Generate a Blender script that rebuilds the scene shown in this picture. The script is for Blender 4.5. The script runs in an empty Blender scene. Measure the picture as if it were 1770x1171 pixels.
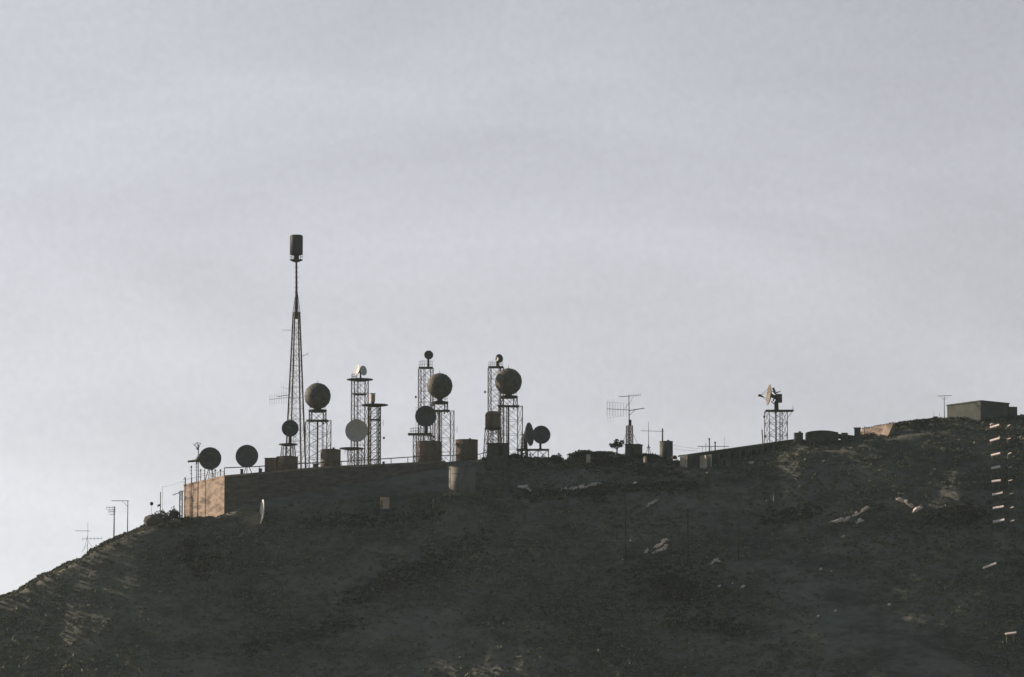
import bpy, math, random
import numpy as np
from mathutils import Vector, Matrix, noise
random.seed(7); np.random.seed(7)
R = math.radians
S = bpy.context.scene
HAZE = .00006
COL = S.collection

# ------------------------------------------------------------------ camera
F_PX = 6000.0; TH = R(6.0); CAM = Vector((0, 0, 1.7))
fwd = Vector((0, math.cos(TH), math.sin(TH))); up = Vector((0, -math.sin(TH), math.cos(TH)))
def at(px, py, Y):
    d = fwd + Vector((1, 0, 0)) * ((px - 885) / F_PX) + up * ((585.5 - py) / F_PX)
    return CAM + d * (Y / d.y)
cd = bpy.data.cameras.new('camera'); cam = bpy.data.objects.new('camera', cd); COL.objects.link(cam)
cam.location = CAM; cam.rotation_euler = (R(90) + TH, 0, 0)
cd.sensor_width = 36; cd.lens = F_PX / 1770 * 36; cd.clip_start = 1; cd.clip_end = 20000
S.camera = cam

# ------------------------------------------------------------------ light
SUN_AZ = R(63); SUN_EL = R(18.5)              # azimuth left of the view direction, behind the ridge
sdir = Vector((-math.sin(SUN_AZ) * math.cos(SUN_EL), math.cos(SUN_AZ) * math.cos(SUN_EL), math.sin(SUN_EL)))
sl = bpy.data.lights.new('sun', 'SUN'); sl.energy = 5.0; sl.angle = R(0.5); sl.color = (1.0, .84, .68)
so = bpy.data.objects.new('sun', sl); COL.objects.link(so)
so.rotation_euler = sdir.to_track_quat('Z', 'Y').to_euler(); so.location = (0, 300, 200)
W = bpy.data.worlds.new('World'); S.world = W; W.use_nodes = True
nt = W.node_tree; N = nt.nodes; Lk = nt.links; N.clear()
def nd(t, **k):
    n = N.new(t)
    for a, b in k.items(): setattr(n, a, b)
    return n
out = nd('ShaderNodeOutputWorld'); bg = nd('ShaderNodeBackground'); bg.inputs[1].default_value = 0.05
sky = nd('ShaderNodeTexSky', sky_type='NISHITA', sun_disc=False); sky.sun_elevation = SUN_EL
sky.sun_rotation = -SUN_AZ; sky.air_density = 1.0; sky.dust_density = 1.0; sky.ozone_density = 1.0
# a thin high cloud veil: takes the sky's own brightness, greys it, with soft streaks laid out by direction
bw = nd('ShaderNodeRGBToBW'); Lk.new(sky.outputs[0], bw.inputs[0])
tc = nd('ShaderNodeTexCoord'); mp = nd('ShaderNodeMapping'); mp.inputs['Scale'].default_value = (4, 4, 15); mp.inputs['Rotation'].default_value = (0, R(-9), 0)
Lk.new(tc.outputs['Generated'], mp.inputs[0])
n1 = nd('ShaderNodeTexNoise'); n1.inputs['Scale'].default_value = 1.6; n1.inputs['Detail'].default_value = 6; n1.inputs['Roughness'].default_value = .5
n1.inputs['Distortion'].default_value = .6
Lk.new(mp.outputs[0], n1.inputs[0])
mr = nd('ShaderNodeMapRange'); mr.inputs[1].default_value = .3; mr.inputs[2].default_value = .72; mr.inputs[3].default_value = .90; mr.inputs[4].default_value = 1.07
Lk.new(n1.outputs[0], mr.inputs[0])
n2 = nd('ShaderNodeTexNoise'); n2.inputs['Scale'].default_value = 420; n2.inputs['Detail'].default_value = 3
Lk.new(tc.outputs['Generated'], n2.inputs[0])
mr2 = nd('ShaderNodeMapRange'); mr2.inputs[1].default_value = .3; mr2.inputs[2].default_value = .7; mr2.inputs[3].default_value = .97; mr2.inputs[4].default_value = 1.03
Lk.new(n2.outputs[0], mr2.inputs[0])
mm = nd('ShaderNodeMath', operation='MULTIPLY'); Lk.new(mr.outputs[0], mm.inputs[0]); Lk.new(mr2.outputs[0], mm.inputs[1])
lift = nd('ShaderNodeMath', operation='MULTIPLY_ADD'); lift.inputs[1].default_value = .25; lift.inputs[2].default_value = 7.5
Lk.new(bw.outputs[0], lift.inputs[0])
# veil shaped for the light: thick ahead, cut off behind to dim front faces
nrm = nd('ShaderNodeVectorMath', operation='DOT_PRODUCT'); nrm.inputs[1].default_value = (-.35, .93, .12)
Lk.new(tc.outputs['Generated'], nrm.inputs[0])
mr3 = nd('ShaderNodeMapRange'); mr3.interpolation_type = 'SMOOTHSTEP'; mr3.inputs[1].default_value = .35; mr3.inputs[2].default_value = .84
mr3.inputs[3].default_value = .0; mr3.inputs[4].default_value = 1.0
Lk.new(nrm.outputs['Value'], mr3.inputs[0])
sx = nd('ShaderNodeSeparateXYZ'); Lk.new(tc.outputs['Generated'], sx.inputs[0])
gxr = nd('ShaderNodeMapRange'); gxr.inputs[1].default_value = -.17; gxr.inputs[2].default_value = .12; gxr.inputs[3].default_value = 1.26; gxr.inputs[4].default_value = .985; Lk.new(sx.outputs[0], gxr.inputs[0])
gzr = nd('ShaderNodeMapRange'); gzr.inputs[1].default_value = .02; gzr.inputs[2].default_value = .21; gzr.inputs[3].default_value = 1.12; gzr.inputs[4].default_value = .86; Lk.new(sx.outputs[2], gzr.inputs[0])
gm = nd('ShaderNodeMath', operation='MULTIPLY'); Lk.new(gxr.outputs[0], gm.inputs[0]); Lk.new(gzr.outputs[0], gm.inputs[1])
gm2 = nd('ShaderNodeMath', operation='MULTIPLY'); Lk.new(gm.outputs[0], gm2.inputs[0]); Lk.new(mm.outputs[0], gm2.inputs[1])
m4 = nd('ShaderNodeMath', operation='MULTIPLY'); Lk.new(lift.outputs[0], m4.inputs[0]); Lk.new(gm2.outputs[0], m4.inputs[1])
tint = nd('ShaderNodeMix', data_type='RGBA', blend_type='MULTIPLY'); tint.inputs[0].default_value = 1
tint.inputs[7].default_value = (.970, .982, 1.07, 1)
Lk.new(m4.outputs[0], tint.inputs[6])
mixf = nd('ShaderNodeMath', operation='MULTIPLY'); mixf.inputs[1].default_value = .9; Lk.new(mr3.outputs[0], mixf.inputs[0])
mx = nd('ShaderNodeMix', data_type='RGBA'); Lk.new(mixf.outputs[0], mx.inputs[0]); Lk.new(sky.outputs[0], mx.inputs[6]); Lk.new(tint.outputs[2], mx.inputs[7])
Lk.new(mx.outputs[2], bg.inputs[0]); Lk.new(bg.outputs[0], out.inputs[0])
S.view_settings.view_transform = 'Standard'; S.view_settings.look = 'None'; S.view_settings.exposure = .5; S.view_settings.gamma = 1
S.render.engine = 'CYCLES'

# ------------------------------------------------------------------ materials
def mat(name, c1, c2, scale=1.0, rough=.8, stretch=(1, 1, 1), metal=0, bump=.0, rot=(0, 0, 0), lo=.35, hi=.65, detail=6):
    m = bpy.data.materials.new(name); m.use_nodes = True
    t = m.node_tree; b = t.nodes['Principled BSDF']
    b.inputs['Roughness'].default_value = rough; b.inputs['Metallic'].default_value = metal
    b.inputs['Specular IOR Level'].default_value = .25
    tc = t.nodes.new('ShaderNodeTexCoord'); mp = t.nodes.new('ShaderNodeMapping')
    mp.inputs['Scale'].default_value = stretch; mp.inputs['Rotation'].default_value = rot
    n = t.nodes.new('ShaderNodeTexNoise'); n.inputs['Scale'].default_value = scale; n.inputs['Detail'].default_value = detail
    n.inputs['Roughness'].default_value = .62
    r = t.nodes.new('ShaderNodeMapRange'); r.inputs[1].default_value = lo; r.inputs[2].default_value = hi
    x = t.nodes.new('ShaderNodeMix'); x.data_type = 'RGBA'
    x.inputs[6].default_value = (*c1, 1); x.inputs[7].default_value = (*c2, 1)
    t.links.new(tc.outputs['Object'], mp.inputs[0]); t.links.new(mp.outputs[0], n.inputs[0])
    t.links.new(n.outputs[0], r.inputs[0]); t.links.new(r.outputs[0], x.inputs[0]); t.links.new(x.outputs[2], b.inputs['Base Color'])
    if bump:
        bp = t.nodes.new('ShaderNodeBump'); bp.inputs['Strength'].default_value = bump; bp.inputs['Distance'].default_value = .15
        t.links.new(n.outputs[0], bp.inputs['Height']); t.links.new(bp.outputs[0], b.inputs['Normal'])
    return m
M = {
 'steel': mat('weathered_steel', (.060, .050, .048), (.13, .095, .085), 2.0, .6),
 'deck': mat('steel_deck', (.035, .035, .037), (.06, .055, .05), 1.5, .7),
 'dish': mat('grey_green_dish', (.055, .068, .064), (.09, .10, .092), 1.2, .6),
 'paledish': mat('pale_dish', (.52, .45, .38), (.64, .56, .48), 1.4, .6),
 'tandish': mat('weathered_tan_dish', (.09, .075, .055), (.24, .195, .14), 1.8, .7),
 'whitedish': mat('white_paint', (.60, .56, .50), (.75, .72, .66), 1.4, .5),
 'radome': mat('radome_shell', (.065, .060, .050), (.135, .12, .098), .9, .75, bump=.3),
 'tank': mat('rusty_tank', (.10, .070, .05), (.21, .145, .10), 1.1, .7, (1, 1, .35), bump=.2),
 'tankdark': mat('dark_tank', (.05, .055, .055), (.09, .085, .075), 1.1, .7, (1, 1, .4)),
 'bigtank': mat('drab_tank', (.12, .112, .098), (.20, .182, .155), .9, .7, (1, 1, .3)),
 'wall': mat('stained_concrete', (.085, .062, .048), (.35, .26, .195), .75, .9, (.5, .5, 1.9), bump=.4, rot=(0, R(16), 0), lo=.34, hi=.58),
 'concrete': mat('grey_concrete', (.07, .08, .068), (.12, .125, .105), .7, .9, bump=.2),
 'shed': mat('shed_boards', (.05, .05, .045), (.095, .09, .08), 1.1, .9),
 'plaster': mat('pale_plaster', (.40, .32, .25), (.60, .50, .40), 1.0, .9),
 'tanplaster': mat('tan_plaster', (.50, .34, .23), (.66, .47, .34), 1.0, .9),
 'dark': mat('dark_opening', (.012, .012, .014), (.02, .02, .02), 1, .9),
 'rock': mat('pale_rock', (.62, .49, .42), (.85, .72, .63), 2.0, .95, bump=.5),
 'darkrock': mat('brown_rock', (.05, .045, .04), (.12, .10, .08), .8, .95, bump=.5),
 'slab': mat('pale_slab', (.62, .50, .43), (.85, .74, .66), 2.2, .9),
 'bark': mat('bark', (.035, .03, .025), (.06, .05, .04), 3, .9),
 'pole': mat('timber_pole', (.028, .026, .025), (.05, .045, .04), 2, .9),
 'foliage': mat('dark_foliage', (.012, .018, .013), (.034, .040, .028), 1.5, .9),
}
def scrub_mat():
    m = mat('scrub', (.10, .108, .080), (.165, .155, .118), .06, .95, (1, 1, 1), lo=.38, hi=.62)
    t = m.node_tree; b = t.nodes['Principled BSDF']; src = b.inputs['Base Color'].links[0].from_socket
    a = t.nodes.new('ShaderNodeAttribute'); a.attribute_name = 'tone'
    x = t.nodes.new('ShaderNodeMix'); x.data_type = 'RGBA'; x.blend_type = 'MULTIPLY'; x.inputs[0].default_value = 1
    t.links.new(src, x.inputs[6]); t.links.new(a.outputs['Color'], x.inputs[7]); t.links.new(x.outputs[2], b.inputs['Base Color'])
    return m
M['scrub'] = scrub_mat()
def ground_mat():
    m = bpy.data.materials.new('hillside_ground'); m.use_nodes = True
    t = m.node_tree; b = t.nodes['Principled BSDF']; b.inputs['Roughness'].default_value = 1; b.inputs['Specular IOR Level'].default_value = .1
    tc = t.nodes.new('ShaderNodeTexCoord')
    def nz(scale, st, rot, lo, hi, det=8):
        mp = t.nodes.new('ShaderNodeMapping'); mp.inputs['Scale'].default_value = st; mp.inputs['Rotation'].default_value = rot
        n = t.nodes.new('ShaderNodeTexNoise'); n.inputs['Scale'].default_value = scale; n.inputs['Detail'].default_value = det; n.inputs['Roughness'].default_value = .65
        r = t.nodes.new('ShaderNodeMapRange'); r.inputs[1].default_value = lo; r.inputs[2].default_value = hi
        t.links.new(tc.outputs['Object'], mp.inputs[0]); t.links.new(mp.outputs[0], n.inputs[0]); t.links.new(n.outputs[0], r.inputs[0]); return r, n
    a, _ = nz(.06, (1, 1, 3.4), (0, R(-24), 0), .42, .58)
    c, cn = nz(.55, (1, 1, 2), (0, R(-20), 0), .35, .68)
    e, _ = nz(.12, (1, 1, 2), (0, R(-20), 0), .52, .72)
    x = t.nodes.new('ShaderNodeMix'); x.data_type = 'RGBA'; x.inputs[6].default_value = (.030, .038, .030, 1); x.inputs[7].default_value = (.215, .205, .165, 1)
    y = t.nodes.new('ShaderNodeMix'); y.data_type = 'RGBA'; y.inputs[6].default_value = (.055, .062, .050, 1); y.inputs[7].default_value = (.20, .19, .155, 1)
    z = t.nodes.new('ShaderNodeMix'); z.data_type = 'RGBA'; z.inputs[0].default_value = .5
    w = t.nodes.new('ShaderNodeMix'); w.data_type = 'RGBA'; w.inputs[7].default_value = (.20, .145, .105, 1)
    t.links.new(a.outputs[0], x.inputs[0]); t.links.new(c.outputs[0], y.inputs[0])
    t.links.new(x.outputs[2], z.inputs[6]); t.links.new(y.outputs[2], z.inputs[7])
    h = t.nodes.new('ShaderNodeMath'); h.operation = 'MULTIPLY'; h.inputs[1].default_value = .25; t.links.new(e.outputs[0], h.inputs[0])
    t.links.new(h.outputs[0], w.inputs[0]); t.links.new(z.outputs[2], w.inputs[6]); t.links.new(w.outputs[2], b.inputs['Base Color'])
    bp = t.nodes.new('ShaderNodeBump'); bp.inputs['Strength'].default_value = .8; bp.inputs['Distance'].default_value = .6
    t.links.new(cn.outputs[0], bp.inputs['Height']); t.links.new(bp.outputs[0], b.inputs['Normal'])
    return m
M['ground'] = ground_mat()

# ------------------------------------------------------------------ mesh helpers (world coordinates, re-based to the thing's origin)
class MB:
    def __init__(s): s.v = []; s.f = []; s.smooth = set()
    def add(s, vs, fs, smooth=False):
        o = len(s.v); s.v += [tuple(v) for v in vs]
        for f in fs:
            if smooth: s.smooth.add(len(s.f))
            s.f.append([i + o for i in f])
        return s
    def beam(s, p, q, r, n=4, r2=None):
        p = Vector(p); q = Vector(q); d = q - p
        if d.length < 1e-6: return s
        r2 = r if r2 is None else r2
        m = d.to_track_quat('Z', 'Y').to_matrix(); vs = []
        for c, rr in ((p, r), (q, r2)):
            for k in range(n):
                a = 2 * math.pi * (k + .5) / n; vs.append(c + m @ Vector((math.cos(a) * rr, math.sin(a) * rr, 0)))
        fs = [[k, (k + 1) % n, n + (k + 1) % n, n + k] for k in range(n)] + [list(range(n))[::-1], list(range(n, 2 * n))]
        return s.add(vs, fs, n > 6)
    def lathe(s, c, prof, n=32, axis=(0, 0, 1), smooth=True, cap=True):
        c = Vector(c); m = Vector(axis).to_track_quat('Z', 'Y').to_matrix(); vs = []; fs = []
        for (r, h) in prof:
            for k in range(n):
                a = 2 * math.pi * k / n; vs.append(c + m @ Vector((math.cos(a) * r, math.sin(a) * r, h)))
        for j in range(len(prof) - 1):
            for k in range(n):
                k2 = (k + 1) % n; fs.append([j * n + k, j * n + k2, (j + 1) * n + k2, (j + 1) * n + k])
        s.add(vs, fs, smooth)
        if cap:
            o = len(s.v) - len(vs); s.f.append([o + k for k in range(n)][::-1]); s.f.append([o + (len(prof) - 1) * n + k for k in range(n)])
        return s
    def box(s, c, size, rz=0, tilt=None):
        c = Vector(c); m = Matrix.Rotation(rz, 3, 'Z')
        if tilt: m = m @ Matrix.Rotation(tilt[0], 3, 'X') @ Matrix.Rotation(tilt[1], 3, 'Y')
        hx, hy, hz = [a / 2 for a in size]
        vs = [c + m @ Vector((x * hx, y * hy, z * hz)) for z in (-1, 1) for y in (-1, 1) for x in (-1, 1)]
        return s.add(vs, [[0, 2, 3, 1], [4, 5, 7, 6], [0, 1, 5, 4], [2, 6, 7, 3], [0, 4, 6, 2], [1, 3, 7, 5]])
    def prism(s, pts, bots, tops):   # footprint polygon (counter-clockwise), z below, z above per corner
        n = len(pts); vs = [(p[0], p[1], b) for p, b in zip(pts, bots)] + [(p[0], p[1], t) for p, t in zip(pts, tops)]
        return s.add(vs, [[k, (k + 1) % n, n + (k + 1) % n, n + k] for k in range(n)] + [list(range(n))[::-1], list(range(n, 2 * n))])
    def build(s, name, m, parent=None, origin=None):
        if parent is not None:
            r = parent
            while r.parent: r = r.parent
            o = Vector(r.location)
        else: o = Vector(origin)
        me = bpy.data.meshes.new(name); me.from_pydata([(v[0] - o.x, v[1] - o.y, v[2] - o.z) for v in s.v], [], s.f)
        me.materials.append(m)
        if s.smooth:
            fl = [i in s.smooth for i in range(len(s.f))]; me.polygons.foreach_set('use_smooth', fl)
        me.update()
        ob = bpy.data.objects.new(name, me); COL.objects.link(ob)
        if parent is not None: ob.parent = parent
        else: ob.location = o
        return ob
def tag(o, label=None, cat=None, group=None, kind=None):
    if label: o['label'] = label
    if cat: o['category'] = cat
    if group: o['group'] = group
    if kind: o['kind'] = kind
    return o
def thing(name, label, cat, loc, group=None):
    o = bpy.data.objects.new(name, None); COL.objects.link(o); o.location = loc; o.empty_display_size = .3
    return tag(o, label, cat, group)

# ------------------------------------------------------------------ terrain
YB, YF = 606.0, 598.0
back = [(-2600, 1500), (-900, 1300), (-300, 1140), (-100, 1075), (0, 1034), (30, 1024), (70, 996), (90, 988), (115, 974), (143, 967), (160, 951), (185, 938), (210, 928),
        (245, 913), (262, 904), (320, 902), (385, 900), (415, 835), (470, 822), (700, 804), (760, 799), (830, 795), (900, 793), (945, 793), (975, 799), (990, 790), (1040, 785),
        (1110, 786), (1140, 793), (1180, 800), (1215, 800), (1310, 784), (1370, 764), (1450, 763), (1476, 755), (1548, 737), (1600, 729), (1640, 724),
        (1757, 720), (1770, 720), (1870, 723), (2200, 740), (2800, 820), (3600, 1000), (4400, 1500)]
front = [(-2600, 1510), (-900, 1312), (-300, 1155), (-100, 1085), (0, 1042), (70, 1003), (115, 982), (160, 958), (210, 936), (245, 920), (318, 898), (388, 891),
         (500, 878), (600, 868), (700, 862), (760, 859), (850, 851), (900, 848), (1035, 842), (1120, 825), (1200, 814), (1330, 803), (1380, 783), (1450, 779),
         (1550, 758), (1640, 745), (1770, 742), (1870, 744), (2200, 760), (2800, 840), (3600, 1015), (4400, 1510)]
bx = np.array([at(p, q, YB).x for p, q in back]); bz = np.array([at(p, q, YB).z for p, q in back])
fx = np.array([at(p, q, YF).x for p, q in front]); fz = np.array([at(p, q, YF).z for p, q in front])
# smoothed steepness of the ridge line, so that the face is steeper where the ridge falls away
gx = np.linspace(-220, 220, 221); gz = np.interp(gx, fx, fz); gg = np.gradient(gz, gx)
ker = np.ones(21) / 21; gg = np.convolve(gg, ker, 'same')
PADX = at(799, 857, 594.5).x; PADZ = at(799, 857, 592.0).z
def terr(x, y):
    zb = float(np.interp(x, bx, bz)); zf = float(np.interp(x, fx, fz))
    if y >= YB:
        z = zb - .03 * (min(y, 640) - YB) - (.45 * (y - 640) if y > 640 else 0)
        amp = min(1, (y - 618) / 30) if y > 618 else 0
    elif y >= YF:
        t = (y - YF) / (YB - YF); t2 = t * t * (3 - 2 * t); z = zf + (zb - zf) * (.5 * t + .5 * t2); amp = 0
    else:
        q_ = min(1, max(0, (10 - x) / 75)); g = .87 + .55 * q_ * q_ * (3 - 2 * q_)
        d = YF - y
        z = zf - g * d; amp = min(1.0, d / 10)
    # diagonal gullies running down to the left, as well as rounder lumps
    u = (x + 0.9 * (y - 598)) * .045
    w = (y - 598) * .018 + x * .004
    n = noise.noise(Vector((u, w, 3.1))) * 2.8 + noise.noise(Vector((u * 2.7, w * 3.5, 7.7))) * 1.5
    z += n * amp * (1 if y < YB else .6)
    l = noise.noise(Vector((x * .2, y * .2, 1.3))) * .9 + noise.noise(Vector((x * .6, y * .6, 4.3))) * .42 + noise.noise(Vector((x * 1.5, y * 1.5, 8.3))) * .2
    z += l * (max(amp, .25) if not (YF - 1 < y) else .25)
    dp_ = math.hypot(x - PADX, y - 594.5)          # levelled pad that carries the big tank
    if dp_ < 5.5: t = min(1, max(0, (5.5 - dp_) / 2.3)); t = t * t * (3 - 2 * t); z = z * (1 - t) + PADZ * t
    return max(z, -3.0 + .2 * noise.noise(Vector((x * .05, y * .05, 9))))
def on_slope(px, py):
    y = 520.0; last = y
    while y < 640:
        p = at(px, py, y)
        if terr(p.x, y) >= p.z:
            for _ in range(8):
                m = (last + y) / 2; q = at(px, py, m)
                if terr(q.x, m) >= q.z: y = m
                else: last = m
            return at(px, py, y)
        last = y; y += .5
    return at(px, py, 606)
def grid(name, xs, ys, zf, m):
    nx, ny = len(xs), len(ys)
    vs = [(x, y, zf(x, y)) for y in ys for x in xs]
    fs = [[j * nx + i, j * nx + i + 1, (j + 1) * nx + i + 1, (j + 1) * nx + i] for j in range(ny - 1) for i in range(nx - 1)]
    mb = MB(); mb.add(vs, fs, True); return mb.build(name, m, None, (0, 0, 0))
xs = list(np.arange(-420, -110, 5.0)) + list(np.arange(-110, 110, .6)) + list(np.arange(110, 421, 5.0))
ys = list(np.arange(440, 530, 3.0)) + list(np.arange(530, 622, .6)) + list(np.arange(622, 780, 4.0))
hill = grid('hill', xs, ys, terr, M['ground']); tag(hill, kind='structure')
g = MB()
g.add([(-6000, -3000, -3.3), (6000, -3000, -3.3), (6000, 9000, -3.3), (-6000, 9000, -3.3)], [[0, 1, 2, 3]])
gr = g.build('ground', M['ground'], None, (0, 0, 0)); tag(gr, kind='structure')

# ------------------------------------------------------------------ scrub cover (uncountable)
def scrub(name, pts, faces_per, matl, leaf=.16):
    # pts: (x,y,z,r,tone)
    P = np.array(pts); n = len(P); k = faces_per
    c = np.repeat(P[:, :3], k, 0); r = np.repeat(P[:, 3], k)
    d = np.random.normal(size=(n * k, 3)); d /= np.linalg.norm(d, axis=1)[:, None]
    d[:, 2] = np.abs(d[:, 2]) * .75 - .05
    rad = r * np.random.uniform(.55, 1.08, n * k)
    ctr = c + d * rad[:, None]
    a = np.random.normal(size=(n * k, 3)); a /= np.linalg.norm(a, axis=1)[:, None]
    b = np.cross(a, np.random.normal(size=(n * k, 3))); b /= np.linalg.norm(b, axis=1)[:, None]
    sz = (leaf * np.random.uniform(.6, 1.5, n * k) * (.5 + r))[:, None]
    V = np.stack([ctr - a * sz, ctr + b * sz * .7, ctr + a * sz, ctr - b * sz * .7], 1).reshape(-1, 3)
    me = bpy.data.meshes.new(name); nf = n * k
    me.vertices.add(nf * 4); me.vertices.foreach_set('co', V.ravel())
    me.loops.add(nf * 4); me.loops.foreach_set('vertex_index', np.arange(nf * 4))
    me.polygons.add(nf); me.polygons.foreach_set('loop_start', np.arange(0, nf * 4, 4)); me.polygons.foreach_set('loop_total', np.full(nf, 4))
    me.update(); me.validate()
    at_ = me.attributes.new('tone', 'FLOAT_COLOR', 'POINT')
    t = np.repeat(P[:, 4], k * 4) * np.repeat(np.random.uniform(.8, 1.2, nf), 4)
    at_.data.foreach_set('color', np.stack([t * 1.0, t, t * np.repeat(P[:, 5], k * 4), np.ones_like(t)], 1).ravel())
    me.materials.append(matl)
    o = bpy.data.objects.new(name, me); COL.objects.link(o); return o
pts = []
def blocked(x, y):
    if -58.5 < x < -10 and 599 < y < 625: return True
    if -59 < x < -5 and y > 603: return True
    return False
tries = 0
while len(pts) < 27000 and tries < 160000:
    tries += 1
    x = random.uniform(-98, 98); y = random.uniform(538, 609)
    if blocked(x, y): continue
    z = terr(x, y)
    if z < -2.5: continue
    dens = noise.noise(Vector(((x + .9 * (y - 598)) * .05, (y - 598) * .03, 5.5)))
    if random.random() > .62 + dens * 1.0: continue
    if y > YF - 2:
        r = random.uniform(.15, .40)
    else:
        r = random.choice([.18, .22, .26, .3, .35, .42, .6]) * random.uniform(.8, 1.2)
        if dens > .2: r *= 1.35
    pts.append((x, y, z, r, random.uniform(.75, 1.6), random.uniform(.85, 1.05)))
scrub_n = len(pts)
for _ in range(2600):                                   # ragged growth along the crest
    x = random.choice((random.uniform(-96, -58), random.uniform(-12, 98), random.uniform(-12, 98))); y = random.uniform(603, 609)
    if not blocked(x, y): pts.append((x, y, terr(x, y), random.choice((.2, .3, .3, .45, .6)) * random.uniform(.7, 1.1), random.uniform(.3, .9), random.uniform(.8, 1.0)))
# denser, darker brush where the photograph shows it: in the hollows
for (x0, y0, x1, y1, wd, n_) in ((1105, 1000, 1225, 1030, 32, 420), (900, 858, 1200, 838, 7, 320), (840, 930, 600, 1045, 13, 420), (330, 945, 352, 990, 16, 160), (1620, 895, 1700, 890, 14, 160),
        (1150, 1075, 1290, 1090, 9, 150), (1320, 905, 1420, 880, 8, 130), (540, 905, 760, 890, 9, 200), (1000, 800, 1180, 818, 10, 200), (250, 905, 330, 905, 6, 70), (620, 1075, 420, 1125, 10, 180)):
    for _ in range(n_):
        t = random.random(); p = on_slope(x0 + (x1 - x0) * t + random.gauss(0, wd * 1.0 + 4), y0 + (y1 - y0) * t + random.gauss(0, wd * .75))
        if not blocked(p.x, p.y): pts.append((p.x, p.y, terr(p.x, p.y), random.uniform(.25, .75), random.uniform(.15, .6), random.uniform(.8, 1.1)))
sc = scrub('scrub', pts, 20, M['scrub']); tag(sc, 'low dark scrub and dry grass covering the whole hillside', 'scrub', kind='stuff')

# ------------------------------------------------------------------ shrubs, trees, rocks (countable)
def leaf_ball(mb, blobs, leaf=.16, per=160):
    for (c, rx, rz) in blobs:
        for _ in range(per):
            d = Vector((random.gauss(0, 1), random.gauss(0, 1), random.gauss(0, 1))).normalized()
            k = random.uniform(.45, 1.05)
            p = Vector(c) + Vector((d.x * rx * k, d.y * rx * k, d.z * rz * k))
            a = Vector((random.gauss(0, 1), random.gauss(0, 1), random.gauss(0, 1))).normalized()
            b = a.cross(Vector((random.gauss(0, 1), random.gauss(0, 1), random.gauss(0, 1)))).normalized(); s_ = leaf * random.uniform(.6, 1.5)
            mb.add([p - a * s_, p + b * s_ * .7, p + a * s_, p - b * s_ * .7], [[0, 1, 2, 3]])
def shrub(px0, px1, ptop, Y, label, n=6, group='dark shrubs along the ridge', pbase=None):
    xc = at((px0 + px1) / 2, ptop, Y); gz0 = terr(xc.x, Y) if pbase is None else at(px0, pbase, Y).z
    h = max(.5, xc.z - gz0); w = (px1 - px0) * .05 * Y / 600
    o = thing('shrub', label, 'shrub', (xc.x, Y, gz0), group)
    tr = MB()
    for k in range(4):
        a = random.uniform(0, 6.28); tr.beam((xc.x, Y, gz0 - .3), (xc.x + math.cos(a) * w * .5, Y + math.sin(a) * w * .4, gz0 + h * .6), .07, 5, .03)
    tr.build('stem', M['bark'], o)
    mb = MB(); bl = []
    for k in range(n):
        t = (k + .5) / n * 2 - 1
        hh = h * (1 - .45 * abs(t) ** 2) * random.uniform(.8, 1.0)
        bl.append(((xc.x + t * w * .8, Y + random.uniform(-.4, .4), gz0 + hh * .5), w * .42 + .12, hh * .52))
    leaf_ball(mb, bl, .17, 130); mb.build('foliage', M['foliage'], o)
    return o
def tree(px, ptop, Y, wpx, label):
    c = at(px, ptop, Y); gz0 = terr(c.x, Y); h = c.z - gz0; w = wpx * .05
    o = thing('tree', label, 'tree', (c.x, Y, gz0), 'dark shrubs along the ridge')
    t = MB(); t.beam((c.x, Y, gz0 - .3), (c.x + .1, Y, gz0 + h * .6), .16, 7, .09)
    bl = []
    for k in range(6):
        a = k * 1.05 + .3; e = Vector((c.x + math.cos(a) * w * .6, Y + math.sin(a) * w * .5, gz0 + h * random.uniform(.5, .85)))
        t.beam((c.x, Y, gz0 + h * .3), e, .07, 5, .03); bl.append((e, w * .35, h * .14))
    bl.append(((c.x, Y, gz0 + h * .85), w * .3, h * .15))
    t.build('trunk', M['bark'], o); mb = MB(); leaf_ball(mb, bl, .15, 70); mb.build('crown', M['foliage'], o); return o
def rock(p, sx, sy, sz, label, m='rock', name='rock', group='pale stones lying on the hillside', seed=0, cat='rock', sink=.25, lean=0):
    rnd = random.Random(seed * 31 + 5); import bmesh
    bm = bmesh.new(); bmesh.ops.create_icosphere(bm, subdivisions=2, radius=1)
    for v in bm.verts:
        d = v.co.copy(); k = 1 + .38 * noise.noise(d * 1.3 + Vector((seed * 3.3, 0, 0)))
        v.co = Vector((d.x * sx * k, d.y * sy * k, d.z * sz * k))
        v.co.z += lean * v.co.x
    me = bpy.data.meshes.new(name); bm.to_mesh(me); bm.free(); me.materials.append(M[m])
    o = bpy.data.objects.new(name, me); COL.objects.link(o); o.location = Vector(p) + Vector((0, 0, sz * (1 - sink * 2)))
    return tag(o, label, cat, group)

shrub(250, 268, 893, 603.5, 'small dark shrub on the left edge of the brown rock outcrop', 3)
shrub(262, 292, 880, 603, 'rounded dark shrub on the outcrop left of the sunlit wall', 5)
shrub(288, 312, 876, 603, 'bushy dark shrub directly beside the sunlit end wall', 5)
oc = at(258, 893, 601.5); rock((oc.x + .9, 601.8, oc.z - 1.3), 1.7, 1.2, 1.1, 'brown rock outcrop catching sun on the left shoulder of the hill', 'darkrock', seed=2, group=None)
shrub(878, 900, 783, 606.5, 'dark shrub beside the dark shed below the right radome tower', 4)
shrub(949, 974, 783, 605, 'round dark bush at the right end of the dish platform', 5)
shrub(985, 1035, 776, 605, 'wide dark thicket on the ridge left of the television antenna mast', 8)
shrub(1020, 1062, 779, 606, 'low dark thicket between the wide thicket and the small tree', 6)
tree(1066, 759, 606, 30, 'small open-crowned tree left of the television antenna mast')
shrub(1092, 1140, 783, 604.5, 'low dark shrub in front of the flat-topped hut', 6)
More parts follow.
